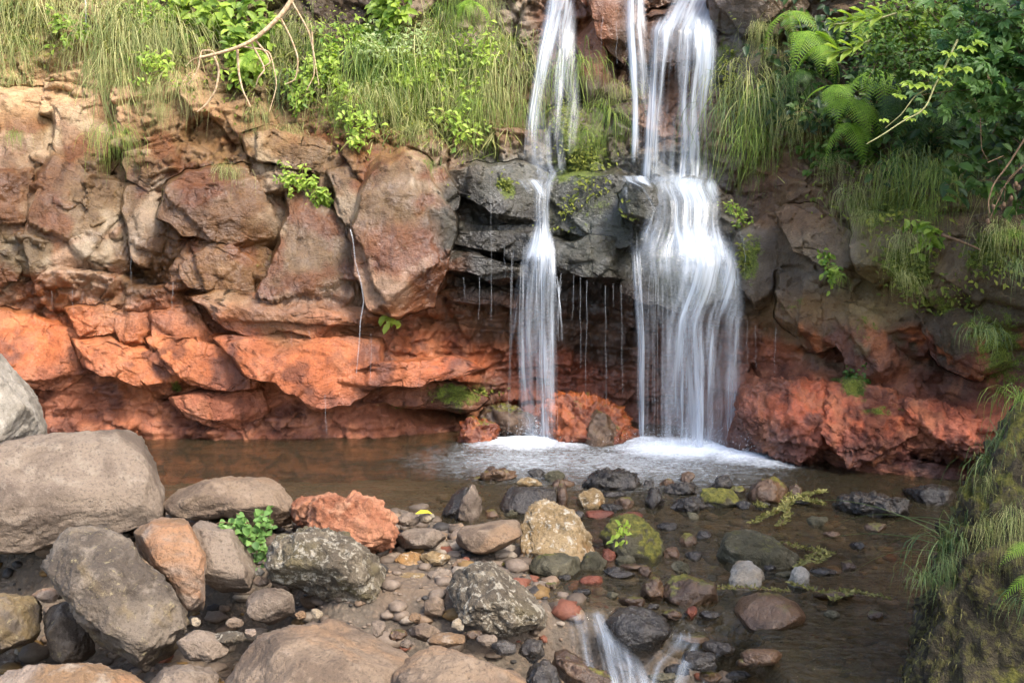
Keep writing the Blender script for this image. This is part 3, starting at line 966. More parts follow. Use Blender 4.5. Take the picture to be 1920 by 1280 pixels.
# the edge of the pool dips over the lip of the little cascade
wz = wz - .16 * smooth(4.16, 4.02, wy) * smooth(.1, .25, wx) * (1 - smooth(.8, .95, wx))
wz = wz - .34 * smooth(1.02, .84, wx) * smooth(4.1, 3.95, wy)
wf = grid_faces(len(wx_), len(wy_))
wet_ = (ground_h(wx, wy) < .0) & ((wy > 4.9) | (wx > -.55)) & ((wy > 4.02) | (wx > .84))
wf = wf[wet_[wf].any(1)]
M['pool'] = water_mat('pool_water', (.62, .55, .43), S(134, 122, 92), .10, 2.8)
tag(link('pool_water', mesh_np('pool_water', np.stack([wx, wy, wz], 1), wf, attrs={'foam': fo, 'depth': -ground_h(wx, wy)}), M['pool']),
    'shallow brown pool under the falls', kind='structure')
lx_ = np.arange(-.6, 2.6, .03); ly_ = np.arange(.5, 4.06, .03)
LX, LY = np.meshgrid(lx_, ly_)
lx, ly = LX.ravel(), LY.ravel()
lp = np.stack([lx * 3, ly * 2, lx * 0], 1)
lz = -.30 + .02 * fbm(lp, 3, 67)
lf = .8 * np.exp(-(((lx - .28) / .3) ** 2 + ((ly - 3.75) / .2) ** 2)) + .7 * np.exp(-(((lx - .8) / .5) ** 2 + ((ly - 3.72) / .14) ** 2))
tag(link('stream_water', mesh_np('stream_water', np.stack([lx, ly, lz], 1), grid_faces(len(lx_), len(ly_)), attrs={'foam': lf, 'depth': -.30 - ground_h(lx, ly)}), M['pool']),
    'lower stream below the small cascade', kind='structure')

# ------------------------------------------------------------------ boulders and stones
C_ = {'grey': (S(146, 128, 110), S(118, 101, 86), S(164, 148, 130)), 'tan': (S(146, 124, 102), S(122, 102, 84), S(164, 142, 120)),
      'dark': (S(74, 66, 58), S(56, 50, 44), S(96, 88, 80)), 'orange': (S(194, 134, 100), S(170, 106, 74), S(210, 158, 124)),
      'cream': (S(186, 158, 116), S(158, 130, 88), S(206, 184, 150)), 'green': (S(112, 104, 82), S(90, 84, 62), S(134, 126, 104)),
      'red': (S(136, 72, 48), S(108, 58, 42), S(150, 90, 66)), 'pale': (S(176, 166, 150), S(156, 146, 130), S(198, 190, 176))}
M['b_grey'] = rock_mat('grey_stone', *C_['grey'], pits=.35, bump=1.0)
M['b_pale'] = rock_mat('pale_stone', *C_['pale'], bump=.8, stain=S(166, 144, 112))
M['b_tan'] = rock_mat('tan_stone', *C_['tan'], stain=S(158, 126, 96), pits=.35)
M['b_mott'] = rock_mat('mottled_stone', S(128, 114, 98), S(96, 84, 72), S(146, 132, 116), lichen=S(152, 138, 104), lich_t=.58, stain=S(132, 110, 70), pits=.3)
M['b_rust'] = rock_mat('rust_stained_stone', S(160, 140, 122), S(150, 118, 86), S(168, 152, 134), stain=S(172, 124, 86))
M['b_lich'] = rock_mat('lichened_stone', S(136, 122, 102), S(104, 92, 76), S(150, 136, 114), lichen=S(186, 176, 156), lich_t=.52, bump=1.3, stain=S(112, 100, 66))
M['b_orange'] = rock_mat('orange_stone', *C_['orange'], bump=1.1, rough=.9)
M['b_cream'] = rock_mat('cream_stone', *C_['cream'], lichen=S(214, 204, 184), lich_t=.55, bump=1.2, stain=S(172, 122, 66))
M['b_moss'] = rock_mat('mossy_stone', *C_['green'], moss=.7, bump=1.1)
M['b_green'] = rock_mat('olive_stone', *C_['green'], moss=.12, bump=1.2, lichen=S(156, 150, 120))
M['b_wet'] = rock_mat('wet_dark_stone', *C_['dark'], rough=.5, wet=.4, bump=1.1)
M['b_wetbr'] = rock_mat('wet_brown_stone', S(112, 84, 60), S(84, 62, 44), S(130, 104, 80), rough=.6, wet=.4, moss=.25)
M['b_red'] = rock_mat('red_stone', *C_['red'], rough=.6, wet=.25)
M['b_redmoss'] = rock_mat('red_wet_stone', S(176, 92, 46), S(130, 66, 40), S(190, 116, 66), rough=.55, wet=.35, moss=.2)


def boulder(ol, Y, dep, mat, label, seed, name='boulder', cat='boulder', sub=6, box=.62, facets=6, amp=.06, rough=.012, lean=0.1, shear=0.0, cuts=(), group=None, awash=False):
    if awash:                                          # stands in the water: its foot goes on below the surface
        b = max(q[1] for q in ol); t = min(q[1] for q in ol); cx_ = sum(q[0] for q in ol) / len(ol)
        Y = on_z(cx_, b)[1] + .55 * dep
        ol = [(x, y + max(0, (y - (t + b) / 2) / ((b - t) / 2)) * (.45 * (b - t))) for x, y in ol]
    me, c = stone_mesh(name, ol, Y, dep, sub, box, facets, amp, rough, seed, lean, shear, cuts)
    o = link(name, me, M[mat], None, c)
    return tag(o, label, cat, group)


print('boulders')
boulder([(-150, 650), (-60, 632), (0, 652), (40, 700), (76, 752), (97, 802), (80, 850), (0, 880), (-150, 870)], 5.4, .45, 'b_pale', 'pale sunlit boulder cut off by the left edge of the picture', 101, lean=.25)
boulder([(-150, 870), (-60, 838), (0, 833), (90, 809), (170, 797), (236, 799), (272, 816), (292, 862), (306, 925), (303, 975), (255, 1000), (140, 1000), (80, 1026), (30, 1036), (-70, 1034), (-160, 990)], 4.75, .42, 'b_grey',
        'largest smooth grey boulder with two small pits at the left', 102, facets=4, box=.55, lean=.2, amp=.03, rough=.008)
boulder([(70, 1052), (84, 1008), (130, 982), (198, 984), (250, 1014), (266, 1050), (322, 1096), (352, 1152), (346, 1192), (322, 1238), (262, 1254), (210, 1228), (150, 1168), (108, 1112), (84, 1084)], 3.95, .24, 'b_mott',
        'long mottled brown boulder slanting down below the largest grey one', 103, facets=5, box=.6, lean=.15, amp=.05, rough=.016)
boulder([(248, 990), (300, 962), (352, 968), (386, 1000), (398, 1060), (391, 1130), (376, 1159), (352, 1150), (318, 1090), (262, 1040)], 4.2, .2, 'b_rust', 'angular orange stained slab leaning on the mottled boulder', 104, box=.5, facets=5, rough=.008, lean=.25, shear=-.3)
boulder([(340, 968), (385, 966), (440, 992), (470, 1013), (477, 1075), (466, 1109), (400, 1112), (372, 1080), (360, 1010)], 4.38, .22, 'b_grey', 'flat grey angular slab left of the small green plant', 105, box=.45, facets=5, rough=.006, lean=.3)
boulder([(305, 948), (338, 917), (400, 896), (494, 886), (536, 906), (549, 950), (546, 990), (520, 1000), (470, 985), (420, 968), (370, 975), (325, 968)], 4.95, .32, 'b_tan', 'tan flat topped boulder with pale broken end beside the pool', 106, box=.45, facets=5, lean=.45, cuts=((0, -.75, -.65, .62),))
boulder([(546, 985), (548, 945), (566, 932), (600, 930), (606, 988)], 4.85, .18, 'b_orange', 'small orange lump at the left of the orange boulder', 107, rough=.02, sub=5)
boulder([(560, 990), (585, 940), (600, 924), (626, 922), (650, 938), (664, 926), (702, 930), (737, 966), (750, 1012), (746, 1050), (700, 1046), (660, 1020), (610, 1000)], 4.72, .26, 'b_orange', 'bright orange boulder with dark cracks above the grey lichened one', 108, rough=.024, facets=6, lean=.3)
boulder([(497, 1070), (508, 1022), (540, 990), (592, 985), (652, 1003), (692, 1035), (724, 1076), (738, 1122), (722, 1158), (682, 1172), (648, 1166), (608, 1130), (556, 1100), (508, 1092)], 4.22, .27, 'b_lich', 'grey lichen spotted boulder with hollow underside in the middle of the bank', 109, rough=.022, lean=.25, cuts=((-.3, -.6, -.75, .55), (.45, -.75, -.3, .72)))
boulder([(454, 1132), (474, 1106), (520, 1098), (548, 1114), (553, 1146), (530, 1168), (480, 1174), (457, 1158)], 4.02, .1, 'b_grey', 'small rounded grey stone beneath the lichened boulder', 110, sub=5, rough=.006)
boulder([(830, 1100), (868, 1054), (912, 1045), (962, 1080), (1002, 1115), (1034, 1158), (1032, 1184), (990, 1194), (930, 1186), (876, 1168), (846, 1140)], 4.02, .2, 'b_lich', 'grey green triangular boulder at the edge of the stream', 111, rough=.016, lean=.3, shear=.25, cuts=((-.7, -.6, .25, .6), (.6, -.5, .5, .65)))
boulder([(846, 1008), (868, 986), (940, 972), (978, 974), (984, 1000), (952, 1026), (900, 1039), (860, 1037)], 4.75, .16, 'b_tan', 'smooth flat tan stone left of the cream stone', 112, sub=5, facets=3, rough=.004, lean=.5)
boulder([(972, 1028), (984, 962), (1004, 938), (1046, 944), (1086, 970), (1110, 996), (1113, 1018), (1080, 1042), (1010, 1042)], 4.68, .17, 'b_cream', 'rough cream and ochre angular stone in the shallows', 113, rough=.018, box=.5, lean=.25, awash=True)
boulder([(1126, 1005), (1148, 970), (1190, 963), (1232, 984), (1246, 1022), (1222, 1040), (1165, 1036), (1132, 1026)], 4.75, .15, 'b_moss', 'round mossy olive stone standing in the stream', 114, sub=5, rough=.02, awash=True)
boulder([(856, 965), (864, 935), (885, 906), (899, 920), (907, 955), (892, 972)], 5.25, .13, 'b_grey', 'small pointed pale grey stone rising from the pool', 115, sub=5, box=.8, shear=.6, facets=4, awash=True)
boulder([(818, 962), (848, 926), (878, 908), (890, 935), (870, 966)], 5.38, .14, 'b_wet', 'shaded back side of the pointed pale stone put in as a dark piece', 116, sub=5, box=.8, awash=True)  # shade on the pointed stone's back, given as dark stone colour
boulder([(936, 938), (944, 910), (1000, 905), (1042, 910), (1044, 938), (992, 956), (950, 950)], 5.25, .14, 'b_wet', 'dark flat wet slab behind the cream stone', 117, sub=5, box=.45, lean=.5, awash=True)
boulder([(962, 910), (975, 897), (1012, 896), (1018, 910), (990, 914)], 5.35, .06, 'b_cream', 'small ochre stone on top of the dark flat slab', 118, sub=4, name='stone', cat='stone')
boulder([(1040, 945), (1048, 896), (1062, 896), (1066, 930), (1060, 952)], 5.2, .06, 'b_wetbr', 'narrow upright rust brown stone beside the dark slab', 119, sub=4, name='stone', cat='stone', box=.5, awash=True)
boulder([(1082, 935), (1095, 914), (1125, 913), (1137, 932), (1120, 950), (1092, 950)], 5.2, .1, 'b_cream', 'small cream stone right of the upright rust brown one', 120, sub=5, name='stone', cat='stone', awash=True)
boulder([(1075, 905), (1110, 884), (1160, 878), (1198, 890), (1200, 908), (1140, 914)], 6.0, .2, 'b_wet', 'low black wet slab in the pool in front of the falls', 121, sub=5, rough=.03, awash=True)
boulder([(880, 897), (915, 880), (960, 880), (965, 893), (920, 900)], 6.1, .18, 'b_wetbr', 'low brown wet rock just breaking the pool surface', 122, sub=5, rough=.03, awash=True)
# front row
boulder([(402, 1300), (428, 1222), (490, 1180), (560, 1158), (642, 1165), (702, 1195), (764, 1222), (800, 1290), (790, 1400), (640, 1430), (450, 1410)], 3.35, .34, 'b_tan', 'large brown boulder at the bottom edge with a tan stain', 123, facets=5, box=.6, lean=.4, rough=.01)
boulder([(742, 1262), (760, 1232), (800, 1212), (852, 1204), (932, 1230), (988, 1272), (1000, 1350), (880, 1390), (752, 1360)], 3.2, .24, 'b_tan', 'pitted flat brown boulder at the bottom edge beside the small cascade', 124, facets=5, box=.5, lean=.5, rough=.01)
boulder([(-60, 1300), (0, 1262), (62, 1236), (142, 1230), (230, 1250), (300, 1300), (280, 1400), (100, 1430), (-60, 1400)], 3.25, .26, 'b_rust', 'ochre boulder in the bottom left corner', 125, facets=4, lean=.4)
boulder([(272, 1290), (308, 1247), (370, 1238), (408, 1254), (412, 1330), (340, 1360), (275, 1340)], 3.4, .12, 'b_grey', 'grey stone at the bottom edge left of the large brown boulder', 126, sub=5, facets=5, lean=.3)
boulder([(328, 1198), (354, 1176), (396, 1180), (434, 1215), (404, 1242), (350, 1238)], 3.68, .09, 'b_grey', 'small flat grey stone right of the mottled boulder', 127, sub=5, lean=.4, rough=.006)
boulder([(-80, 1115), (0, 1112), (62, 1118), (82, 1140), (76, 1182), (50, 1216), (0, 1228), (-80, 1225)], 4.15, .26, 'b_mott', 'shaded olive boulder at the left edge under the black gap', 128, facets=4)
boulder([(78, 1150), (120, 1120), (165, 1150), (180, 1225), (130, 1250), (84, 1222)], 4.2, .22, 'b_mott', 'shaded stone behind the lower end of the mottled boulder', 129, sub=5)
boulder([(56, 1118), (75, 1102), (105, 1102), (122, 1122), (90, 1130)], 4.22, .08, 'b_rust', 'little tan stone wedged under the largest grey boulder', 130, sub=4, name='stone', cat='stone')
boulder([(1126, 1170), (1158, 1139), (1202, 1134), (1246, 1160), (1270, 1192), (1244, 1220), (1170, 1222), (1134, 1198)], 4.0, .16, 'b_wet', 'dark rounded wet stone splitting the small cascade', 131, facets=3, rough=.008, lean=.2)
boulder([(1016, 1214), (1056, 1214), (1128, 1258), (1190, 1305), (1150, 1330), (1078, 1296), (1034, 1250)], 3.7, .1, 'b_wetbr', 'brown slab slanting down beside the small cascade', 132, box=.5, sub=5, lean=.3)
boulder([(984, 1252), (1006, 1234), (1040, 1240), (1056, 1300), (1030, 1340), (990, 1330)], 3.5, .12, 'b_wet', 'dark wet stone at the bottom edge left of the cascade', 133, sub=5)
boulder([(970, 1225), (990, 1196), (1015, 1198), (1022, 1230), (1000, 1245)], 3.75, .08, 'b_wet', 'small black wet stone above the bottom brown boulder', 134, sub=4, name='stone', cat='stone')
boulder([(1240, 1105), (1262, 1078), (1305, 1072), (1338, 1092), (1348, 1116), (1310, 1128), (1262, 1126)], 4.32, .12, 'b_wetbr', 'rounded brown stone with green moss foot in the stream', 135, sub=5, awash=True)
boulder([(1195, 1110), (1205, 1088), (1240, 1076), (1250, 1110), (1225, 1122)], 4.4, .1, 'b_wetbr', 'flat brown stone left of the rounded moss footed one', 136, sub=5, awash=True)
boulder([(1336, 1025), (1352, 1000), (1392, 990), (1440, 1004), (1490, 1030), (1500, 1050), (1430, 1056), (1360, 1048)], 4.62, .2, 'b_green', 'low brown rock with a moss fringe in midstream', 137, sub=6, awash=True)
boulder([(1366, 1085), (1372, 1050), (1402, 1048), (1432, 1074), (1424, 1094), (1380, 1098)], 4.4, .09, 'b_pale', 'pale flat topped block in midstream', 138, sub=5, box=.4, lean=.5, awash=True)
boulder([(1480, 1090), (1488, 1062), (1506, 1058), (1522, 1080), (1512, 1098), (1490, 1100)], 4.42, .07, 'b_pale', 'little pale rounded stone below the drowned twigs', 139, sub=4, name='stone', cat='stone', awash=True)
boulder([(1375, 1140), (1390, 1110), (1440, 1108), (1500, 1130), (1520, 1150), (1460, 1166), (1392, 1162)], 4.12, .12, 'b_wetbr', 'smooth brown slab awash in the stream', 140, sub=5, facets=3, rough=.006, lean=.6, awash=True)
boulder([(1240, 915), (1262, 902), (1300, 904), (1312, 920), (1270, 926)], 5.6, .12, 'b_wet', 'black ridged wet stone right of the low slab', 141, sub=5, rough=.02, awash=True)
boulder([(1255, 950), (1270, 932), (1312, 932), (1330, 948), (1300, 958)], 5.2, .12, 'b_wet', 'flat wet slate stone beside the bright moss clump', 142, sub=5, rough=.02, awash=True)
boulder([(1205, 945), (1214, 918), (1236, 914), (1244, 940), (1230, 950)], 5.3, .1, 'b_wet', 'small dark wet stone left of the flat slate one', 143, sub=4, name='stone', cat='stone', awash=True)
boulder([(1305, 940), (1318, 914), (1350, 908), (1378, 920), (1384, 938), (1350, 948)], 5.35, .13, 'b_moss', 'low clump of bright green moss on a stone in the pool', 144, sub=5, awash=True)
boulder([(1330, 912), (1345, 892), (1368, 890), (1378, 910), (1360, 916)], 5.7, .1, 'b_wet', 'dark wet stone behind the bright moss clump', 145, sub=4, name='stone', cat='stone', awash=True)
boulder([(1398, 928), (1412, 900), (1450, 893), (1476, 908), (1478, 930), (1440, 938)], 5.45, .16, 'b_wetbr', 'brown wet boulder right of the bright moss clump', 146, sub=5, awash=True)
boulder([(1555, 950), (1580, 928), (1640, 924), (1700, 935), (1705, 958), (1620, 964)], 5.1, .18, 'b_wet', 'long low black wet rock at the right of the stream', 147, sub=6, rough=.03, awash=True)
boulder([(1690, 915), (1730, 905), (1790, 912), (1800, 940), (1720, 940)], 5.5, .18, 'b_wet', 'dark rock at the water line under the red ledge', 148, sub=5, awash=True)
boulder([(988, 1062), (1005, 1040), (1050, 1034), (1085, 1042), (1092, 1062), (1040, 1076)], 4.42, .12, 'b_green', 'flat grey green stone awash below the cream stone', 149, sub=5, lean=.6, awash=True)
boulder([(1086, 1060), (1095, 1036), (1120, 1030), (1138, 1048), (1130, 1066)], 4.42, .08, 'b_green', 'small speckled green stone left of the red pebble', 150, sub=4, name='stone', cat='stone', awash=True)
boulder([(1124, 1044), (1130, 1030), (1148, 1026), (1158, 1036), (1150, 1048)], 4.45, .035, 'b_red', 'small bright red pebble in the stream below the mossy stone', 151, sub=4, name='stone', cat='stone', awash=True)
boulder([(1052, 1148), (1064, 1136), (1088, 1134), (1096, 1142), (1082, 1152)], 4.18, .05, 'b_red', 'flat red stone at the lip of the small cascade', 152, sub=4, name='stone', cat='stone')
boulder([(1282, 1146), (1290, 1136), (1306, 1136), (1310, 1146), (1296, 1152)], 4.1, .03, 'b_red', 'tiny red pebble right of the dark rounded stone', 153, sub=4, name='stone', cat='stone', awash=True)
# orange stones at the foot of the falls
boulder([(855, 815), (870, 790), (886, 778), (905, 790), (930, 796), (938, 815), (910, 828), (870, 828)], 7.7, .2, 'b_redmoss', 'bright orange rock at the water line left of the narrow fall', 154, sub=5, rough=.04, awash=True)
boulder([(1005, 815), (1018, 760), (1040, 740), (1090, 738), (1150, 755), (1195, 780), (1198, 812), (1140, 826), (1050, 828)], 7.95, .3, 'b_redmoss', 'long orange rock behind the foot of the narrow fall', 155, sub=6, rough=.05, awash=True)
boulder([(1078, 826), (1085, 785), (1110, 768), (1150, 785), (1165, 815), (1150, 832), (1100, 834)], 7.62, .22, 'b_wetbr', 'olive brown stone between the feet of the two falls', 156, sub=5, rough=.03, awash=True)
boulder([(890, 800), (905, 762), (930, 752), (965, 760), (1000, 780), (1005, 815), (940, 815)], 8.0, .24, 'b_wetbr', 'mossy brown stone left of the foot of the narrow fall', 157, sub=5, rough=.03)
# rubble on the bank, each stone by itself
RUB = [(790, 1010, 52, 26, 4.75, 'b_grey', 'broad pale grey stone right of the orange boulder'), (765, 975, 24, 14, 5.0, 'b_grey', 'small grey stone behind the broad pale one at the water edge'),
       (800, 970, 18, 12, 5.0, 'b_pale', 'little pale stone at the pool edge with yellow leaf'), (770, 1050, 30, 18, 4.55, 'b_cream', 'cream stone below the broad pale grey stone'), (815, 1046, 34, 14, 4.55, 'b_cream', 'flat cream rubble stone left of the smooth tan stone'),
       (825, 1080, 26, 20, 4.38, 'b_grey', 'grey cube shaped stone behind the triangular boulder'), (770, 1085, 36, 16, 4.4, 'b_cream', 'pale sandy slab right of the lichened boulder'), (865, 1060, 20, 14, 4.5, 'b_tan', 'tan stone tucked behind the triangular boulder'),
       (816, 1138, 24, 19, 4.05, 'b_tan', 'rounded tan cobble left of the triangular boulder'), (780, 1158, 15, 13, 3.95, 'b_rust', 'rusty cobble left of the rounded tan cobble'),
       (708, 1176, 14, 20, 3.85, 'b_grey', 'upright grey cobble under the lichened boulder'), (745, 1190, 18, 14, 3.75, 'b_wetbr', 'brown cobble behind the large bottom boulder'), (795, 1185, 30, 18, 3.75, 'b_tan', 'pale tan cobble above the pitted flat boulder'),
       (765, 1207, 17, 10, 3.6, 'b_grey', 'bluish grey flat cobble between the two bottom boulders'), (860, 1170, 13, 15, 3.85, 'b_pale', 'little pale cobble under the triangular boulder'), (840, 1200, 40, 16, 3.65, 'b_rust', 'flat rust coloured stone behind the pitted flat boulder'),
       (885, 1190, 22, 12, 3.75, 'b_wetbr', 'brown stone below the triangular boulder'), (915, 1200, 24, 13, 3.65, 'b_grey', 'mauve grey stone below the triangular boulder near the cascade'), (945, 1215, 26, 18, 3.6, 'b_wet', 'dark grey slate stone left of the cascade'),
       (595, 1150, 13, 11, 3.9, 'b_pale', 'little pale cobble under the lichened boulder'), (562, 1152, 12, 9, 3.9, 'b_rust', 'little tan cobble right of the small rounded grey stone'), (440, 1168, 20, 12, 3.85, 'b_tan', 'tan cobble left of the small rounded grey stone'),
       (430, 1196, 34, 16, 3.7, 'b_lich', 'grey speckled slab left of the large bottom boulder'), (470, 1185, 14, 10, 3.75, 'b_rust', 'reddish cobble above the large bottom boulder'), (487, 1072, 11, 9, 4.3, 'b_pale', 'white pebble under the small green plant'),
       (366, 1165, 12, 9, 3.85, 'b_pale', 'pale pinkish cobble below the orange stained slab'), (490, 1090, 16, 12, 4.2, 'b_tan', 'tan cobble left of the lichened boulder'), (950, 1065, 30, 12, 4.4, 'b_wetbr', 'flat brown stone awash behind the triangular boulder'),
       (1165, 1075, 26, 7, 4.3, 'b_wet', 'flat dark stone awash in midstream'), (1110, 1085, 24, 8, 4.25, 'b_red', 'flat red brown stone awash in midstream'), (1190, 1062, 34, 6, 4.4, 'b_wetbr', 'long ochre stone awash below the mossy stone'),
       (1180, 965, 26, 6, 5.0, 'b_red', 'flat red stone awash behind the mossy stone'), (1120, 962, 30, 8, 5.0, 'b_red', 'flat orange stone awash behind the cream stone'), (1310, 1240, 40, 24, 3.75, 'b_wet', 'black wet stone in the lower stream'),
       (1430, 1225, 40, 14, 3.85, 'b_wetbr', 'brown stone awash at the bottom of the stream'), (1560, 1115, 44, 8, 4.3, 'b_wetbr', 'low mossy brown stone at the right of the stream')]
for k, (px, py, rx, ry, Y, mt, lab) in enumerate(RUB):
    rs = np.random.RandomState(400 + k)
    ol = [(px + rx * (1 + rs.uniform(-.18, .12)) * math.cos(t), py + ry * (1 + rs.uniform(-.18, .12)) * math.sin(t)) for t in np.linspace(0, 2 * math.pi, 9)[:-1]]
    w = rx / FPX * Y
    boulder(ol, Y, w * rs.uniform(.7, .9), mt, lab, 400 + k, name='stone', cat='stone', sub=5, box=.6, facets=6, rough=.007, lean=.3, awash='awash' in lab)

WS = [(1218, 905), (1290, 893), (1330, 945), (1300, 965), (1385, 915), (1392, 945), (1490, 915), (1500, 940), (1225, 930), (1345, 925), (1430, 945), (1250, 905), (1005, 885), (1040, 890), (1055, 905), (1150, 925), (1170, 940), (1145, 950), (960, 960), (925, 962), (1075, 965),
      (1105, 1055), (1150, 1068), (1175, 1050), (1210, 1070), (1060, 1080), (1035, 1095), (1090, 1110), (1150, 1115), (1185, 1125), (1225, 1135), (1260, 1150), (1330, 1150), (1360, 1180), (1300, 1195), (1350, 1215), (1400, 1205), (1450, 1190), (1480, 1230), (1410, 1240), (1380, 1265), (1330, 1270), (1270, 1255), (1240, 1270), (1520, 1210), (1560, 1240), (1620, 1200),
      (1440, 1060), (1470, 1075), (1400, 1070), (1540, 1070), (1590, 1060), (1300, 1040), (1280, 1060), (1260, 1035), (1320, 1000), (1560, 1000), (1610, 1020), (1530, 975), (1640, 985), (1250, 985), (1290, 1010), (1450, 1120), (1560, 1150), (1640, 1150)]
for k, (px, py) in enumerate(WS):
    rs = np.random.RandomState(600 + k)
    rx, ry = rs.uniform(12, 28), rs.uniform(5, 10)
    if py > 1170: rx *= 1.5; ry *= 1.8
    ol = [(px + rx * (1 + rs.uniform(-.2, .15)) * math.cos(t), py + ry * (1 + rs.uniform(-.2, .15)) * math.sin(t)) for t in np.linspace(0, 2 * math.pi, 9)[:-1]]
    part = 'in front of the falls' if py < 1000 else ('in midstream' if py < 1170 else 'around the small cascade')
    boulder(ol, (on_z(px, py)[1] if py < 1160 else on_z(px, py, -.12)[1]), rx / FPX * 4.6 * .8, ('b_wet', 'b_wetbr', 'b_wet', 'b_green', 'b_wetbr')[k % 5], ('small dark grey', 'small brown', 'small dark grey', 'small olive green', 'small brown')[k % 5] + ' wet stone breaking the water ' + part, 600 + k, name='stone', cat='stone', sub=4, box=.6, facets=6, rough=.012, lean=.3, group='small wet stones ' + part, awash=py < 1160)

# ------------------------------------------------------------------ falling water
def sheet(rows, nu=40, seg=10, bulge=.05, seed=1, wob=.02):
    """rows: (py, px_left, px_right, Y, density); a curved curtain of water through them"""
    rows = np.array(rows, float)
    n = len(rows)
    tt = np.linspace(0, n - 1, (n - 1) * seg + 1)
    it = [np.interp(tt, np.arange(n), rows[:, k]) for k in range(5)]
    k5 = np.ones(5) / 5
    def sm(a):
        return np.convolve(np.concatenate([[a[0]] * 2, a, [a[-1]] * 2]), k5, 'valid')
    it[1:] = [sm(a) for a in it[1:]]
    V, UV, D, E = [], [], [], []
    vacc = 0
    prev = None
    for r in range(len(tt)):
        py, l, rr, Y, dn = (a[r] for a in it)
        cpt = at((l + rr) / 2, py, Y)
        if prev is not None: vacc += np.linalg.norm(cpt - prev)
        prev = cpt
        for u in np.linspace(0, 1, nu):
            q = at(l + (rr - l) * u, py, Y)
            q[1] -= bulge * (1 - (2 * u - 1) ** 2)
            V.append(q); UV.append((u * (rr - l) / FPX * Y, vacc)); D.append(dn); E.append(min(1, 4.2 * min(u, 1 - u)))
    V = np.array(V); UV = np.array(UV)
    cu = np.tile(np.linspace(0, 1, nu), len(tt))
    V[:, 1] += wob * fbm(np.stack([cu * 7 + seed, UV[:, 1] * .8, cu * 0], 1), 3, seed)
    E = np.array(E); E = E * E * (3 - 2 * E)
    vv = (UV[:, 1]) / vacc + .05 * fbm(np.stack([cu * 9 + seed, cu * 0, cu * 0], 1), 3, seed + 2)
    if rows[0, 0] > 0: E = E * smooth(.0, .13, vv)
    E = E * (1 - .8 * smooth(.93, 1.0, vv))
    return mesh_np('water_sheet', V, grid_faces(nu, len(tt)), attrs={'dens': np.array(D), 'edge': E}, uv=UV)


def tube(path, rad, sides=5, tip=.3):
    path = np.asarray(path, float)
    n = len(path)
    rad = np.broadcast_to(np.asarray(rad, float), (n,))
    V = []
    for i in range(n):
        t = path[min(n - 1, i + 1)] - path[max(0, i - 1)]
        t /= np.linalg.norm(t) + 1e-9
        a = np.cross(t, [0.31, .9, .2]); a /= np.linalg.norm(a) + 1e-9
        b = np.cross(t, a)
        for k in range(sides):
            g = 2 * math.pi * k / sides
            V.append(path[i] + rad[i] * (math.cos(g) * a + math.sin(g) * b))
    F = []
    for i in range(n - 1):
        for k in range(sides):
            F.append((i * sides + k, i * sides + (k + 1) % sides, (i + 1) * sides + (k + 1) % sides, (i + 1) * sides + k))
    return np.array(V), np.array(F)


class Soup:
    def __init__(self):
        self.v, self.f, self.t, self.n = [], [], [], 0

    def add(self, v, f, tone=None):
        self.v.append(np.asarray(v)); self.f.append(np.asarray(f) + self.n); self.n += len(v)
        self.t.append(np.broadcast_to(np.asarray(.5 if tone is None else tone, float), (len(v),)))

    def mesh(self, name, sm=True):
        fs = {}
        for f in self.f:
            fs.setdefault(f.shape[1], []).append(f)
        return mesh_np(name, np.concatenate(self.v), [np.concatenate(x) for x in fs.values()], sm, {'tone': np.concatenate(self.t)})


N = NT('water_thread')
df = N.n('ShaderNodeBsdfDiffuse'); df.inputs[0].default_value = (.86, .91, .96, 1)
tp = N.n('ShaderNodeBsdfTransparent')
gl = N.n('ShaderNodeBsdfGlossy'); gl.inputs['Roughness'].default_value = .15
m1 = N.n('ShaderNodeMixShader'); m1.inputs[0].default_value = .25
N.l(df.outputs[0], m1.inputs[1]); N.l(gl.outputs[0], m1.inputs[2])
m2 = N.n('ShaderNodeMixShader'); m2.inputs[0].default_value = .5
geo = N.n('ShaderNodeNewGeometry')
N.l(N.math('MULTIPLY_ADD', N.noise(geo.outputs['Position'], 3, 2, .5), .45, -.08), m2.inputs[0])
N.l(tp.outputs[0], m2.inputs[1]); N.l(m1.outputs[0], m2.inputs[2])
M['thread'] = N.done(m2.outputs[0])
M['fallA'] = fall_mat('falling_water_silky', 1, 13, .30, 1.05, gain=.85)
M['fallB'] = fall_mat('falling_water_streaky', 2, 22, .42, 1.05, gain=.85)
M['fallC'] = fall_mat('falling_water_thin', 3, 40, .54, .92, gain=.7)


def threads(name, parent, n, x0, x1, py0, py1, Y, seed, spread=0.0, rad=.0019, sway=.5):
    rs = np.random.RandomState(seed)
    sp = Soup()
    for k in range(n):
        u = rs.rand()
        x = x0 + (x1 - x0) * u
        a = py0 + rs.uniform(-8, 30); b = py1 - (rs.uniform(0, .5) ** 2) * (py1 - py0)
        dx = (u - .5) * 2 * spread
        yy = Y + rs.uniform(-.06, .06)
        T = np.linspace(0, 1, 9)
        path = [at(x + dx * t ** .6 + sway * rs.normal(), a + (b - a) * t, yy - .05 * t) for t in T]
        v, f = tube(path, rad * rs.uniform(.5, 1.2) * (1 - .5 * T), 4)
        sp.add(v, f)
    o = link(name, sp.mesh('water_threads'), M['thread'], parent)
    o['kind'] = 'stuff'
    return o


def fall(label, loc_px, Y, z=0.0):
    o = bpy.data.objects.new('waterfall', None)
    COL.objects.link(o)
    p = on_z(*loc_px)
    o.location = (0, 0, 0)
    return tag(o, label, 'waterfall')


print('falls')
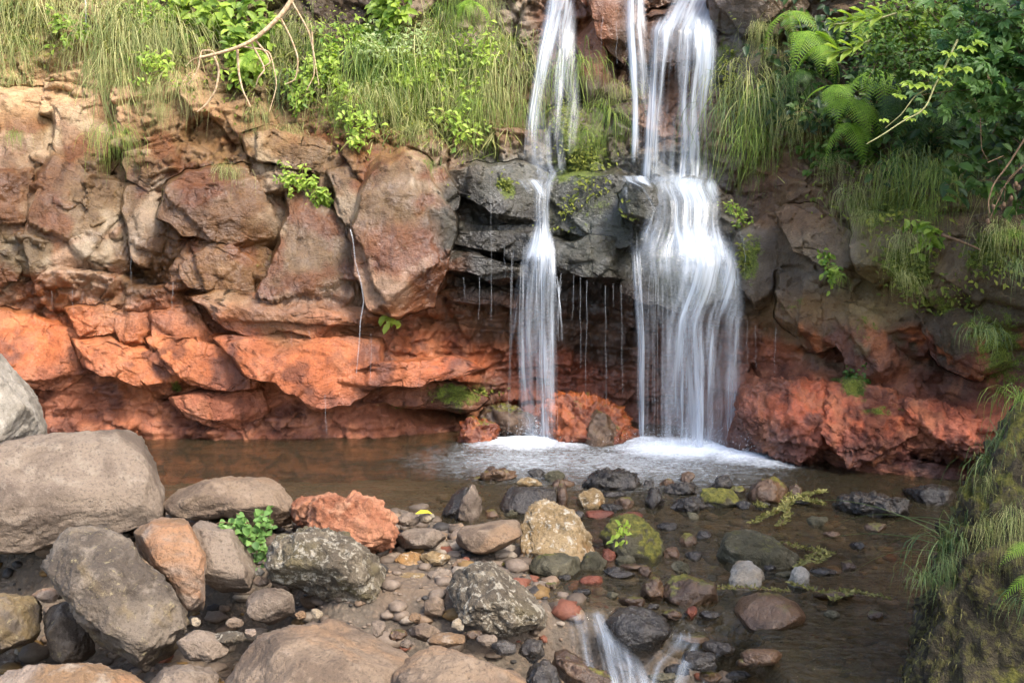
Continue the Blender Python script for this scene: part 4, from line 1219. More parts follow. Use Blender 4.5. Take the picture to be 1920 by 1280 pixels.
# narrow left fall
wf_l = fall('narrow left waterfall slipping over a ledge into the pool', (1000, 826), 7.8)
SH = [
    ([(-60, 1030, 1085, 9.45, .9), (0, 1022, 1082, 9.2, .95), (60, 1008, 1084, 9.0, .85), (130, 998, 1086, 8.85, .62), (200, 990, 1090, 8.72, .5), (260, 984, 1088, 8.6, .42), (310, 985, 1070, 8.45, .35), (335, 995, 1050, 8.32, .45)], 'fallA', 1),
    ([(-60, 1036, 1060, 9.4, .9), (40, 1018, 1052, 9.0, .8), (130, 1000, 1030, 8.8, .7), (220, 985, 1015, 8.65, .55), (320, 978, 1010, 8.4, .35)], 'fallB', 2),
    ([(318, 1012, 1048, 8.25, .6), (345, 1000, 1040, 7.98, .95), (380, 998, 1032, 7.9, .85), (420, 1000, 1032, 7.86, .95), (452, 992, 1040, 7.78, 1.0), (490, 978, 1044, 7.7, .9)], 'fallA', 3),
    ([(335, 962, 1010, 8.05, .55), (355, 975, 1025, 7.92, .6), (375, 985, 1030, 7.88, .3)], 'fallB', 9),
    ([(425, 998, 1034, 7.83, 1.0), (446, 990, 1040, 7.78, 1.0), (470, 976, 1046, 7.7, .9), (520, 970, 1046, 7.66, .8), (600, 964, 1044, 7.63, .66), (700, 968, 1042, 7.62, .6), (780, 975, 1042, 7.62, .55), (835, 980, 1042, 7.62, .5)], 'fallA', 4),
    ([(446, 1000, 1042, 7.76, .8), (520, 1000, 1046, 7.58, .7), (650, 1002, 1044, 7.55, .6), (835, 1010, 1044, 7.54, .55)], 'fallB', 5),
    ([(455, 985, 1010, 7.8, .55), (520, 962, 1010, 7.68, .5), (640, 946, 1010, 7.66, .38), (780, 940, 1010, 7.64, .28), (830, 940, 1010, 7.62, .2)], 'fallC', 6)]
for rows, mt, sd in SH:
    link('water_sheet', sheet(rows, seed=sd), M[mt], wf_l)
threads('water_threads', wf_l, 16, 955, 1044, 470, 820, 7.66, 31, spread=8)
threads('water_threads', wf_l, 12, 1042, 1055, 520, 640, 7.75, 32, spread=-14)
# broad right fall
wf_r = fall('broad right waterfall dropping in three steps into the pool', (1300, 840), 7.8)
SH = [
    ([(-70, 1258, 1335, 9.35, .95), (0, 1256, 1338, 9.1, 1.0), (34, 1238, 1345, 8.85, 1.0), (60, 1226, 1350, 8.72, .8), (130, 1222, 1347, 8.65, .5), (220, 1218, 1343, 8.6, .38), (310, 1214, 1340, 8.55, .36), (360, 1210, 1345, 8.36, .45)], 'fallA', 11),
    ([(28, 1232, 1278, 8.82, .9), (60, 1216, 1262, 8.68, .95), (140, 1212, 1248, 8.6, .78), (240, 1206, 1236, 8.52, .75), (345, 1198, 1236, 8.4, .7)], 'fallB', 12),
    ([(30, 1275, 1346, 8.78, .95), (100, 1276, 1350, 8.62, .82), (200, 1266, 1345, 8.56, .72), (300, 1268, 1338, 8.5, .66), (356, 1262, 1342, 8.34, .75)], 'fallB', 13),
    ([(322, 1205, 1340, 8.42, .5), (345, 1196, 1348, 8.08, .8), (372, 1208, 1354, 7.9, .72), (410, 1208, 1354, 7.82, .58), (440, 1198, 1362, 7.73, .68), (480, 1184, 1380, 7.62, .6), (520, 1182, 1392, 7.55, .5)], 'fallA', 14),
    ([(330, 1250, 1340, 8.36, .7), (350, 1240, 1352, 8.0, .95), (380, 1252, 1354, 7.85, .85), (420, 1250, 1354, 7.76, .8), (452, 1256, 1368, 7.66, .95), (490, 1262, 1386, 7.55, .85)], 'fallB', 23),
    ([(328, 1162, 1212, 8.12, .8), (340, 1164, 1222, 7.8, .95), (352, 1190, 1226, 7.74, .6), (395, 1212, 1230, 7.76, .6), (450, 1190, 1222, 7.7, .55)], 'fallB', 22),
    ([(345, 1162, 1178, 7.86, .8), (372, 1164, 1176, 7.8, .5), (410, 1180, 1192, 7.78, .4), (470, 1180, 1198, 7.68, .6)], 'fallB', 24),
    ([(425, 1186, 1366, 7.74, .6), (452, 1178, 1380, 7.66, .68), (480, 1174, 1392, 7.58, .64), (530, 1178, 1400, 7.52, .56), (600, 1182, 1404, 7.48, .52), (700, 1186, 1406, 7.46, .5), (780, 1188, 1408, 7.45, .5), (850, 1188, 1410, 7.45, .5)], 'fallA', 15),
    ([(425, 1270, 1360, 7.73, .85), (452, 1272, 1368, 7.66, .95), (490, 1274, 1386, 7.53, .9), (540, 1262, 1396, 7.46, .8), (600, 1240, 1400, 7.42, .68), (700, 1232, 1402, 7.4, .62), (850, 1230, 1404, 7.38, .6)], 'fallB', 16),
    ([(455, 1180, 1202, 7.66, .8), (540, 1186, 1206, 7.48, .85), (650, 1194, 1210, 7.44, .8), (825, 1196, 1208, 7.42, .7)], 'fallB', 17),
    ([(540, 1295, 1325, 7.4, .6), (650, 1298, 1322, 7.37, .75), (850, 1300, 1320, 7.35, .7)], 'fallB', 18),
    ([(400, 1340, 1390, 7.95, .25), (432, 1352, 1402, 7.72, .5), (460, 1362, 1395, 7.66, .5), (500, 1360, 1385, 7.6, .4)], 'fallC', 19)]
for rows, mt, sd in SH:
    link('water_sheet', sheet(rows, nu=56, seed=sd), M[mt], wf_r)
threads('water_threads', wf_r, 22, 1192, 1400, 500, 845, 7.42, 33, spread=4)
# thin middle trickle
wf_m = fall('thin middle trickle between the two waterfalls', (1190, 300), 8.6)
for rows, mt, sd in (([(-60, 1170, 1204, 9.1, .9), (40, 1166, 1214, 8.85, .85), (120, 1174, 1222, 8.75, .6), (200, 1180, 1222, 8.65, .45), (310, 1180, 1218, 8.5, .35)], 'fallB', 41),
                     ([(-60, 1174, 1192, 9.08, .9), (60, 1172, 1192, 8.8, .9), (200, 1184, 1198, 8.6, .8), (305, 1182, 1192, 8.46, .7)], 'fallB', 42)):
    link('water_sheet', sheet(rows, nu=16, seed=sd), M[mt], wf_m)
# drips from the lip between the falls and along the left wall, each a thread of its own
DR = [(1101, 525, 800, 7.75), (1135, 535, 790, 7.78), (1165, 535, 740, 7.75), (1076, 515, 600, 7.72), (1088, 520, 690, 7.8), (1149, 532, 575, 7.76),
      (697, 625, 720, 7.6), (610, 740, 812, 7.45), (97, 545, 585, 7.65), (155, 545, 570, 7.7), (135, 545, 590, 7.7), (245, 480, 545, 7.75),
      (325, 530, 580, 7.75), (545, 620, 650, 7.6), (580, 620, 640, 7.6), (900, 520, 600, 7.9), (870, 520, 560, 7.95), (945, 460, 520, 7.85), (1455, 615, 700, 7.3), (1416, 610, 690, 7.5), (1400, 600, 700, 7.5),
      (1407, 520, 560, 7.5), (1395, 440, 540, 7.6), (160, -20, 75, 8.9), (1130, 30, 100, 8.6), (1155, 40, 120, 8.6), (920, 330, 600, 8.0)]
for k, (px, a, b, Y) in enumerate(DR):
    rs = np.random.RandomState(700 + k)
    T = np.linspace(0, 1, 8)
    wd = .007 if px in (662, 680, 674, 160) else .0016
    me_v, me_f = tube([at(px + rs.normal() * .8 + (2 if k % 3 else -3) * t, a + (b - a) * t, Y) for t in T], wd * (1 - .35 * T), 5)
    o = link('water_drip', mesh_np('water_drip', me_v, me_f), M['thread'])
    side = 'on the wet brown wall left of the falls' if px < 960 else ('from the dark lip between the two falls' if px < 1200 else 'right of the broad waterfall')
    tag(o, 'thin thread of dripping water ' + side, 'drip', 'water drips ' + side)
tp_ = np.array([at(*q) for q in ((657, 430, 7.74), (662, 450, 7.7), (666, 490, 7.66), (677, 530, 7.62), (682, 565, 7.6), (676, 600, 7.58), (673, 650, 7.56), (668, 700, 7.56))])
me_v, me_f = tube(tp_, np.array([.010, .009, .007, .008, .009, .008, .006, .004]) * .55, 6)
tag(link('water_trickle', mesh_np('water_trickle', me_v, me_f), M['thread']), 'white trickle running down beside the orange brown block', 'trickle')
# small cascade at the bottom
wf_c = fall('small cascade spilling between dark stones at the bottom edge', (1150, 1250), 3.9)
for rows, mt, sd in (([(1140, 1056, 1132, 4.16, .6), (1160, 1058, 1140, 4.0, .6), (1185, 1064, 1150, 3.88, .65), (1230, 1070, 1200, 3.72, .6), (1275, 1080, 1235, 3.62, .65), (1330, 1080, 1250, 3.55, .65)], 'fallB', 51),
                     ([(1150, 1100, 1135, 4.08, .6), (1190, 1105, 1150, 3.95, .6), (1240, 1115, 1195, 3.8, .55), (1320, 1120, 1210, 3.7, .6)], 'fallC', 52),
                     ([(1180, 1255, 1295, 4.03, .7), (1200, 1250, 1315, 3.9, .65), (1240, 1205, 1305, 3.7, .6), (1290, 1190, 1290, 3.6, .6)], 'fallB', 53),
                     ([(1195, 1290, 1390, 4.05, .3), (1220, 1280, 1400, 3.92, .5), (1255, 1262, 1400, 3.78, .5), (1310, 1240, 1390, 3.65, .5)], 'fallC', 54)):
    link('water_sheet', sheet(rows, nu=40, seed=sd, bulge=.02, wob=.04), M[mt], wf_c)

# spray thrown up where the falls strike
N = NT('spray_drops')
df = N.n('ShaderNodeBsdfDiffuse'); df.inputs[0].default_value = (.9, .94, .98, 1)
M['spray'] = N.done(df.outputs[0])
rs = np.random.RandomState(5)
d3, f3 = ico(1)
sp = Soup()
for (px, py, rx, ry, n, hgt) in ((1005, 824, .42, .14, 900, .10), (1300, 838, .72, .18, 1700, .13), (1400, 858, .3, .1, 300, .07), (690, 813, .2, .04, 120, .03)):
    c = on_z(px, py)
    for k in range(n):
        a, q = rs.uniform(0, 6.28), abs(rs.normal()) * .6
        x, y = c[0] + rx * q * math.cos(a), c[1] + ry * 2 * q * math.sin(a)
        sp.add(d3 * rs.uniform(.0008, .0024) + np.array([x, y, .01 + abs(rs.normal()) * hgt * math.exp(-q)]), f3)
tag(link('spray', sp.mesh('spray'), M['spray']), 'fine white spray at the feet of the waterfalls', kind='stuff')

# ------------------------------------------------------------------ pebbles too many to count
print('pebbles')
N = NT('pebbles')
t = N.attr('tone').outputs['Fac']
cr = N.n('ShaderNodeValToRGB')
cr.color_ramp.interpolation = 'CONSTANT'
els = cr.color_ramp.elements
els[0].position = 0; els[0].color = (*S(120, 104, 88), 1)
els[1].position = .3; els[1].color = (*S(92, 78, 64), 1)
for pz, c in ((.48, S(150, 124, 98)), (.62, S(66, 60, 54)), (.76, S(166, 150, 130)), (.86, S(140, 84, 60)), (.93, S(140, 108, 60))):
    e = els.new(pz); e.color = (*(c * .7), 1)
N.l(t, cr.inputs[0])
geo = N.n('ShaderNodeNewGeometry')
nn = N.noise(geo.outputs['Position'], 60, 3, .7)
col = N.mix(N.math('MULTIPLY', N.ramp(nn, .35, .65), .5), cr.outputs[0], N.mix(1.0, cr.outputs[0], (.55, .5, .46), 'MULTIPLY'))
M['pebble'] = N.done(N.bsdf(Base_Color=col, Roughness=.7, Normal=N.bump(nn, .5, .01)).outputs[0])


def pebbles(name, label, n, area, smin, smax, seed, keep):
    rs = np.random.RandomState(seed)
    d, f = ico(2)
    X = rs.uniform(area[0], area[1], n * 6); Yy = rs.uniform(area[2], area[3], n * 6)
    Z = ground_h(X, Yy)
    ok = np.nonzero(keep(X, Yy, Z))[0][:n]
    sp = Soup()
    for i in ok:
        r = smin + (smax - smin) * rs.rand() ** 3
        sc = np.array([rs.uniform(.8, 1.4), rs.uniform(.8, 1.3), rs.uniform(.45, .8)]) * r
        a = rs.uniform(0, 6.28)
        q = d * (1 + .22 * rs.normal(size=(len(d), 1)) * .6) * sc
        q = np.stack([q[:, 0] * math.cos(a) - q[:, 1] * math.sin(a), q[:, 0] * math.sin(a) + q[:, 1] * math.cos(a), q[:, 2]], 1)
        sp.add(q + np.array([X[i], Yy[i], Z[i] + sc[2] * .4]), f, rs.rand())
    tag(link(name, sp.mesh(name), M['pebble']), label, kind='stuff')


pebbles('gravel', 'gravel and small cobbles between the boulders on the bank', 2000, (-2.6, .35, 3.1, 5.6), .008, .055, 1, lambda x, y, z: (z > -.7) & (z < .2) & ((z > -.02) | (y < 4.75)))
pebbles('stream_pebbles', 'pebbles on the bed of the shallow stream', 800, (-.6, 2.6, 4.0, 7.6), .01, .055, 2, lambda x, y, z: z < .0)

# ------------------------------------------------------------------ plants
print('plants')
M['grass'] = leaf_mat('hanging_grass', S(92, 112, 50), S(206, 198, 138), .55, .3)
M['grass_g'] = leaf_mat('green_grass', S(70, 104, 40), S(170, 184, 92), .5, .35)
M['grass_d'] = leaf_mat('dark_grass', S(52, 84, 48), S(140, 150, 96), .5, .3)
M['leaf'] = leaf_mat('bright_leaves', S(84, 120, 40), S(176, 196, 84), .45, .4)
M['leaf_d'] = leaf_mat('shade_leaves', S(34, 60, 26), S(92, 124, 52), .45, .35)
M['fern'] = leaf_mat('fern_green', S(104, 146, 44), S(176, 204, 84), .5, .45)
M['leaf_m'] = leaf_mat('mid_green_leaves', S(52, 92, 44), S(132, 166, 92), .45, .35)
M['twig_g'] = plain_mat('green_twig', S(166, 166, 112), S(128, 122, 78), 40)
M['pale_leaf'] = leaf_mat('pale_fine_leaves', S(120, 146, 84), S(198, 206, 150), .6, .35)
M['mosshair'] = leaf_mat('moss_and_tiny_leaves', S(72, 82, 30), S(148, 152, 66), .8, .3)
M['weed'] = leaf_mat('drowned_weed', S(96, 94, 48), S(170, 160, 96), .6, .2)
M['bark'] = plain_mat('grey_bark', S(150, 128, 104), S(104, 84, 64), 30)
M['root'] = plain_mat('pale_rootlet', S(206, 182, 146), S(172, 140, 104), 40)
M['twig'] = plain_mat('dry_twig', S(128, 100, 72), S(88, 68, 50), 40)


def blade(root, d0, L, w, droop, rs, segs=7, side=None):
    d0 = np.array(d0, float); d0 /= np.linalg.norm(d0)
    down = np.array([rs.normal() * .16, rs.normal() * .10, -1.0])
    wv = rs.normal(size=3) * .10
    p = np.array(root, float)
    P = [p.copy()]
    for k in range(segs):
        t = (k + .5) / segs
        a = min(1, t * droop)
        a = a * a * (3 - 2 * a)
        d = d0 * (1 - a) + down * a + wv * math.sin(3.5 * t)
        d = d / (np.linalg.norm(d) + 1e-9)
        p = p + d * L / segs
        P.append(p.copy())
    P = np.array(P)
    s = np.array([1, rs.normal() * .5, rs.normal() * .2]) if side is None else side
    s = s / np.linalg.norm(s)
    ww = w * (1 - np.linspace(0, 1, segs + 1) ** 2.2 * .9) * .5
    V = np.concatenate([P - s * ww[:, None], P + s * ww[:, None]])
    n = segs + 1
    i = np.arange(segs)
    F = np.stack([i, i + 1, i + 1 + n, i + n], 1)
    return V, F


def tuft_mesh(seed, n, L, w=.005, rad=.05, kind='hang', straw=.5):
    rs = np.random.RandomState(seed)
    sp = Soup()
    for k in range(n):
        a = rs.uniform(-1, 1)
        r0 = np.array([rs.normal() * rad, rs.normal() * rad * .4, rs.normal() * rad * .6])
        if kind == 'hang':
            d0 = (a * .55 + r0[0] * 4, -rs.uniform(.25, .9), rs.uniform(-.3, .6)); dr = rs.uniform(1.3, 3.4)
        else:
            d0 = (a * 1.0, -rs.uniform(-.3, 1), rs.uniform(.2, 1.1)); dr = rs.uniform(.9, 1.7)
        V, F = blade(r0, d0, L * rs.uniform(.3, 1.15), w * rs.uniform(.7, 1.2), dr, rs)
        sp.add(V, F, np.clip(rs.normal() * .33 + straw, 0, 1))
    return sp.mesh('grass_tuft')


HANG = [tuft_mesh(10 + i, 120, 1.0, .0052, .12, 'hang', .45) for i in range(5)]
ARCH = [tuft_mesh(30 + i, 85, 1.0, .010, .05, 'arch', .45) for i in range(4)]
MESHCACHE = {}


def with_mat(me, mat):
    k = (me.name, mat)
    if k not in MESHCACHE:
        m2 = me.copy()
        m2.materials.clear(); m2.materials.append(M[mat])
        MESHCACHE[k] = m2
    return MESHCACHE[k]


def tuft(px, py, lpx, label, mat='grass', kind='hang', out=.03, group=None, Y=None, wide=1.0):
    rs = np.random.RandomState(int(px * 7 + py))
    p = on_cliff(px, py, out) if Y is None else at(px, py, Y)
    L = lpx / FPX * p[1] * (1.3 if kind == 'hang' and Y is None else 1.0)
    me = (HANG if kind == 'hang' else ARCH)[rs.randint(0, 4)]
    o = link('grass_tuft', with_mat(me, mat), None, None, p)
    o.scale = (L * wide * rs.uniform(.85, 1.2), L, L)
    o.rotation_euler = (0, rs.normal() * .06, rs.uniform(-.5, .5))
    return tag(o, label, 'grass', group)


G1 = 'hanging grass on the upper left cliff'
LBL1 = 'long hanging grass tuft on the upper left of the cliff'
for q in ((8, -10, 150), (45, 5, 150), (115, -10, 120), (20, 80, 150), (205, 20, 150), (235, 50, 170), (215, 90, 170), (262, 30, 130), (300, 60, 150), (332, 50, 170), (285, 100, 130), (245, -25, 90), (200, 120, 110), (228, 150, 120), (280, 165, 60), (335, 150, 90), (15, 140, 90)):
    tuft(q[0], q[1], q[2] * (.75 + .5 * ((q[0] * 37) % 10) / 10), LBL1, 'grass', group=G1)
G2 = 'grass curtain on the cliff left of the narrow fall'
LBL2 = 'hanging grass tuft in the curtain left of the narrow waterfall'
for q in ((690, 95, 130), (720, 110, 150), (750, 120, 160), (790, 100, 160), (815, 60, 150), (840, 90, 150), (870, 110, 120), (700, 170, 110), (800, 170, 120), (860, 180, 100), (905, 140, 110), (930, 70, 100), (950, 85, 140), (925, 170, 90),
          (640, 160, 100), (660, 190, 90), (575, 45, 100), (600, 80, 80), (520, 60, 80), (840, 20, 90), (870, -10, 80), (905, 5, 70)):
    tuft(*q, LBL2, 'grass' if q[0] % 3 else 'grass_g', group=G2)
TF = [(540, 140, 90, 'blue green hanging grass tuft under the bare branch', 'grass_d'), (215, 245, 80, 'grass tuft on the wall above the large grey brown slab', 'grass_g'), (307, 203, 45, 'short grass tuft under the long hanging grass of the left wall', 'grass'),
      (28, 250, 34, 'smallest green tuft near the left edge of the wall', 'grass_g'), (425, 316, 55, 'pale tuft growing on top of the brown overhanging block', 'grass'), (540, 242, 60, 'straw coloured tuft above the dark hollow', 'grass'),
      (485, 205, 60, 'fine grass tuft left of the dark hollow', 'grass'), (785, 235, 70, 'straw tuft at the foot of the grass curtain', 'grass'), (895, 195, 115, 'bright green tuft hanging lowest beside the narrow waterfall', 'grass_g'),
      (800, 305, 36, 'green tuft on the rock ledge below the grass curtain', 'grass_g'), (985, 205, 100, 'green grass tuft behind the veil of the narrow waterfall', 'grass_g'), (1082, 115, 110, 'pale green tuft at the right edge of the narrow waterfall', 'grass_g'),
      (1140, 205, 90, 'green tuft between the narrow waterfall and the middle trickle', 'grass_g'), (1098, 245, 60, 'small tuft low between the two waterfalls', 'grass_g'), (1165, 165, 80, 'thin tuft under the middle trickle', 'grass'),
      (1405, 145, 180, 'long straw tuft hanging right of the broad waterfall', 'grass'), (1440, 190, 170, 'long green tuft beside the straw one right of the broad fall', 'grass_g'), (1380, 200, 150, 'hanging tuft closest to the broad waterfall', 'grass_d'),
      (1410, 250, 130, 'lowest hanging tuft right of the broad waterfall', 'grass_g'), (1455, 90, 70, 'dry brown tuft high right of the broad waterfall', 'grass'), (1480, 165, 120, 'thin sparse tuft hanging beside the ferns', 'grass_d'), (1425, 50, 60, 'short dry tuft under the top ledge right of the falls', 'grass'),
      (1598, 352, 75, 'tuft with yellow blades on the dark right wall', 'grass'), (1725, 295, 130, 'wide dark green tuft below the ferns', 'grass_d'), (1800, 300, 100, 'shaded tuft right of the wide dark green one', 'grass_d'), (1735, 390, 60, 'green weed tuft under the wide dark green one', 'grass_g'),
      (960, 130, 150, 'straw coloured tuft left of the narrow waterfall', 'grass')]
for (px, py, l, lab, mt) in TF:
    tuft(px, py, l, lab, mt, out=.16 if py > 190 or px > 1390 else .05)
for (px, py, l, lab, mt) in ((1690, 525, 75, 'arching yellow green tuft in the middle of the right wall', 'grass'), (1905, 505, 80, 'arching blue green tuft at the right edge of the picture', 'grass_d'), (1835, 625, 70, 'small pale arching tuft above the dark recess at right', 'grass_d'),
                             (1900, 445, 60, 'mossy green tuft at the right edge above the blue green one', 'grass_g'), (1565, 520, 40, 'little arching tuft on the moss of the right wall', 'grass_g')):
    tuft(px, py, l * 1.25, lab, mt, 'arch', .34)


# leaves ---------------------------------------------------------------
def leaf(base, d, nrm, L, W, fold=.25):
    d = d / (np.linalg.norm(d) + 1e-9)
    s = np.cross(d, nrm); s /= (np.linalg.norm(s) + 1e-9)
    n = np.cross(s, d)
    V = np.array([base, base + d * L * .35 + s * W * .5 + n * W * fold, base + d * L * .75 + s * W * .36 + n * W * fold * .6, base + d * L - n * L * .12,
                  base + d * L * .75 - s * W * .36 + n * W * fold * .6, base + d * L * .35 - s * W * .5 + n * W * fold, base + d * L * .5])
    F = np.array([[0, 1, 6], [1, 2, 6], [2, 3, 6], [3, 4, 6], [4, 5, 6], [5, 0, 6]])
    return V, F


def leafy(name, label, cat, spots, n, L, mat, seed, spread=.12, aspect=.55, stem=True, group=None, out=.05, lobes=1, hangf=.5, Y=None, tone=.5):
    """a leafy plant: stems from a root, leaves along them; spots are picture points it covers"""
    rs = np.random.RandomState(seed)
    roots = [(on_cliff(px, py, out) if Y is None else at(px, py, Y)) for px, py in spots]
    base = np.mean(roots, 0)
    holder = bpy.data.objects.new(name, None)
    COL.objects.link(holder)
    holder.location = base
    tag(holder, label, cat, group)
    lf, st = Soup(), Soup()
    per = max(1, n // (len(roots) * 6))
    for r in roots:
        for k in range(6):
            e = r + np.array([rs.normal() * spread, -abs(rs.normal()) * spread * .7, rs.normal() * spread])
            mid = (r + e) / 2 + np.array([0, -.03, .03])
            T = np.linspace(0, 1, 5)[:, None]
            path = (1 - T) ** 2 * r + 2 * T * (1 - T) * mid + T ** 2 * e
            v, f = tube(path - base, .0025 * np.linspace(1.2, .6, 5), 4)
            st.add(v, f)
            for j in range(per):
                t = rs.uniform(.25, 1.05)
                q = r + (e - r) * t + rs.normal(size=3) * spread * .28
                d = np.array([rs.normal(), -abs(rs.normal()) * .6, rs.normal() * .6 - hangf])
                nn = np.array([rs.normal() * .4, -.7, .8 + rs.normal() * .3])
                l = L * rs.uniform(.6, 1.2)
                tn = np.clip(tone + rs.normal() * .25, 0, 1)
                if lobes == 1:
                    v, f = leaf(q - base, d, nn, l, l * aspect)
                    lf.add(v, f, tn)
                else:
                    dd = d / np.linalg.norm(d)
                    s = np.cross(dd, nn); s /= np.linalg.norm(s)
                    for a in np.linspace(-1.15, 1.15, lobes):
                        v, f = leaf(q - base, dd * math.cos(a) + s * math.sin(a), nn, l * (1 - .3 * abs(a)), l * .38)
                        lf.add(v, f, tn)
    link('leaves', lf.mesh('leaves', False), M[mat], holder)['kind'] = 'stuff'
    if stem:
        link('stems', st.mesh('stems'), M['twig'], holder)['kind'] = 'stuff'
    return holder


leafy('leafy_plant', 'bright green broad leaved bush at the top left of the cliff', 'bush', [(350, 5), (390, 15), (370, 50), (420, 40), (330, 20)], 260, .12, 'leaf', 1, .13, tone=.6)
leafy('leafy_plant', 'green bush above the bare branch', 'bush', [(440, 20), (470, 40), (450, 70), (485, 70), (500, 30)], 260, .11, 'leaf', 2, .13, tone=.5)
leafy('leafy_plant', 'lime green bush hanging below the bare branch', 'bush', [(465, 120), (485, 135), (450, 140), (440, 110)], 140, .1, 'leaf', 3, .1, tone=.75)
leafy('leafy_plant', 'feathery bright green plant beside the dark gap at the top', 'bush', [(610, 110), (625, 140), (600, 150), (640, 170), (595, 125)], 420, .055, 'leaf', 4, .1, tone=.75)
leafy('leafy_plant', 'bright green bush right of the dark gap at the top', 'bush', [(705, 0), (730, 20), (700, 45), (750, 40)], 240, .1, 'leaf', 5, .12, tone=.55)
leafy('leafy_plant', 'pale small leaved bush over the grass curtain', 'bush', [(700, 80), (725, 75), (750, 90), (735, 115), (765, 70), (690, 105)], 1100, .04, 'pale_leaf', 6, .13, tone=.55, hangf=.2)
leafy('leafy_plant', 'yellow green plant under the grass curtain left of the ledge', 'bush', [(760, 150), (790, 140), (880, 150), (900, 160), (850, 140)], 300, .06, 'leaf', 7, .1, tone=.85)
for k, (px, py, lab, tn) in enumerate(((640, 60, 'small green plant above the grass curtain beside the dark gap', .5), (820, 120, 'lime green leaves in the middle of the grass curtain', .85), (560, 170, 'green leaves under the blue green hanging grass', .5), (900, 100, 'yellow green leaves at the right of the grass curtain', .8),
                                   (130, 50, 'green leaves among the long grass at the left', .5), (280, 20, 'green leaves at the top between the left grass tufts', .55), (300, 120, 'lime green leaves under the left grass tufts', .8), (670, 240, 'lime leaves low under the grass curtain', .8), (860, 230, 'bright moss green leaves at the foot of the grass curtain', .85))):
    leafy('leafy_plant', lab, 'plant', [(px - 15, py - 10), (px + 15, py), (px, py + 15)], 170, .055, 'leaf', 300 + k, .1, tone=tn, out=.12)
leafy('leafy_plant', 'feathery green plant growing from the crack in the brown wall', 'plant', [(545, 335), (565, 345), (585, 350), (600, 365), (610, 380)], 420, .045, 'leaf', 8, .06, tone=.65, out=.08)
leafy('leafy_plant', 'tiny lime green plant on the brown wall left of the overhanging block', 'plant', [(314, 365), (316, 375)], 50, .05, 'leaf', 9, .03, tone=.9, out=.12)
leafy('leafy_plant', 'single lime green seedling on the wall below the orange brown block', 'plant', [(742, 592), (735, 600)], 14, .1, 'leaf', 10, .05, tone=.95, out=.2)
leafy('leafy_plant', 'dark green mossy plant on top of the red ledge', 'plant', [(1590, 705), (1600, 715), (1612, 708)], 260, .035, 'leaf_d', 11, .05, tone=.7, out=.12)
leafy('leafy_plant', 'small green weed on the moss of the right wall', 'plant', [(1545, 480), (1550, 505), (1560, 515)], 120, .05, 'leaf', 12, .04, tone=.4, out=.1)
leafy('leafy_plant', 'green plant below the wide dark green tuft', 'plant', [(1725, 420), (1735, 435), (1745, 440)], 90, .08, 'leaf', 13, .05, tone=.55, out=.1)
leafy('leafy_plant', 'ivy like leaves in the shade under the ferns', 'plant', [(1515, 280), (1550, 285), (1590, 290), (1640, 270), (1620, 290), (1530, 300)], 260, .075, 'leaf_d', 14, .1, tone=.8)
leafy('leafy_plant', 'yellowish green weeds left of the long tufts foot', 'plant', [(1375, 385), (1390, 395), (1385, 410)], 140, .035, 'leaf', 15, .05, tone=.6)
# leafy shrubs of the upper right
leafy('shrub', 'large lobed leaf shrub in the top right corner', 'shrub', [(1830, 60), (1860, 90), (1890, 60), (1880, 130), (1840, 140), (1900, 170), (1860, 180), (1820, 110), (1910, 110)], 620, .085, 'leaf_m', 21, .2, lobes=5, tone=.45, Y=5.9, hangf=.2)
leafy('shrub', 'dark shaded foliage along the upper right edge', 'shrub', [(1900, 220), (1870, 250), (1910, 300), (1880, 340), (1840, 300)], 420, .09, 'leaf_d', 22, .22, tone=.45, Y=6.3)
leafy('shrub', 'fine leaved green bush at the top right behind the twig', 'shrub', [(1640, 10), (1680, 40), (1720, 20), (1760, 60), (1700, 80), (1640, 70), (1780, 20), (1740, 90), (1800, 40)], 2000, .045, 'leaf', 23, .18, tone=.3, Y=7.0, hangf=.3)
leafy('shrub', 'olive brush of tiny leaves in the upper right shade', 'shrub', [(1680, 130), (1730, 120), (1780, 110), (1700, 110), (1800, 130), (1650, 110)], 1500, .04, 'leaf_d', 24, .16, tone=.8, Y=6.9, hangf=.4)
leafy('shrub', 'dark undergrowth behind the right hand ferns', 'shrub', [(1500, 60), (1520, 120), (1560, 60), (1600, 150), (1640, 200), (1700, 220), (1740, 260), (1560, 220), (1500, 200), (1780, 240), (1620, 100), (1840, 260)], 1300, .09, 'leaf_d', 25, .2, tone=.1, out=.02)


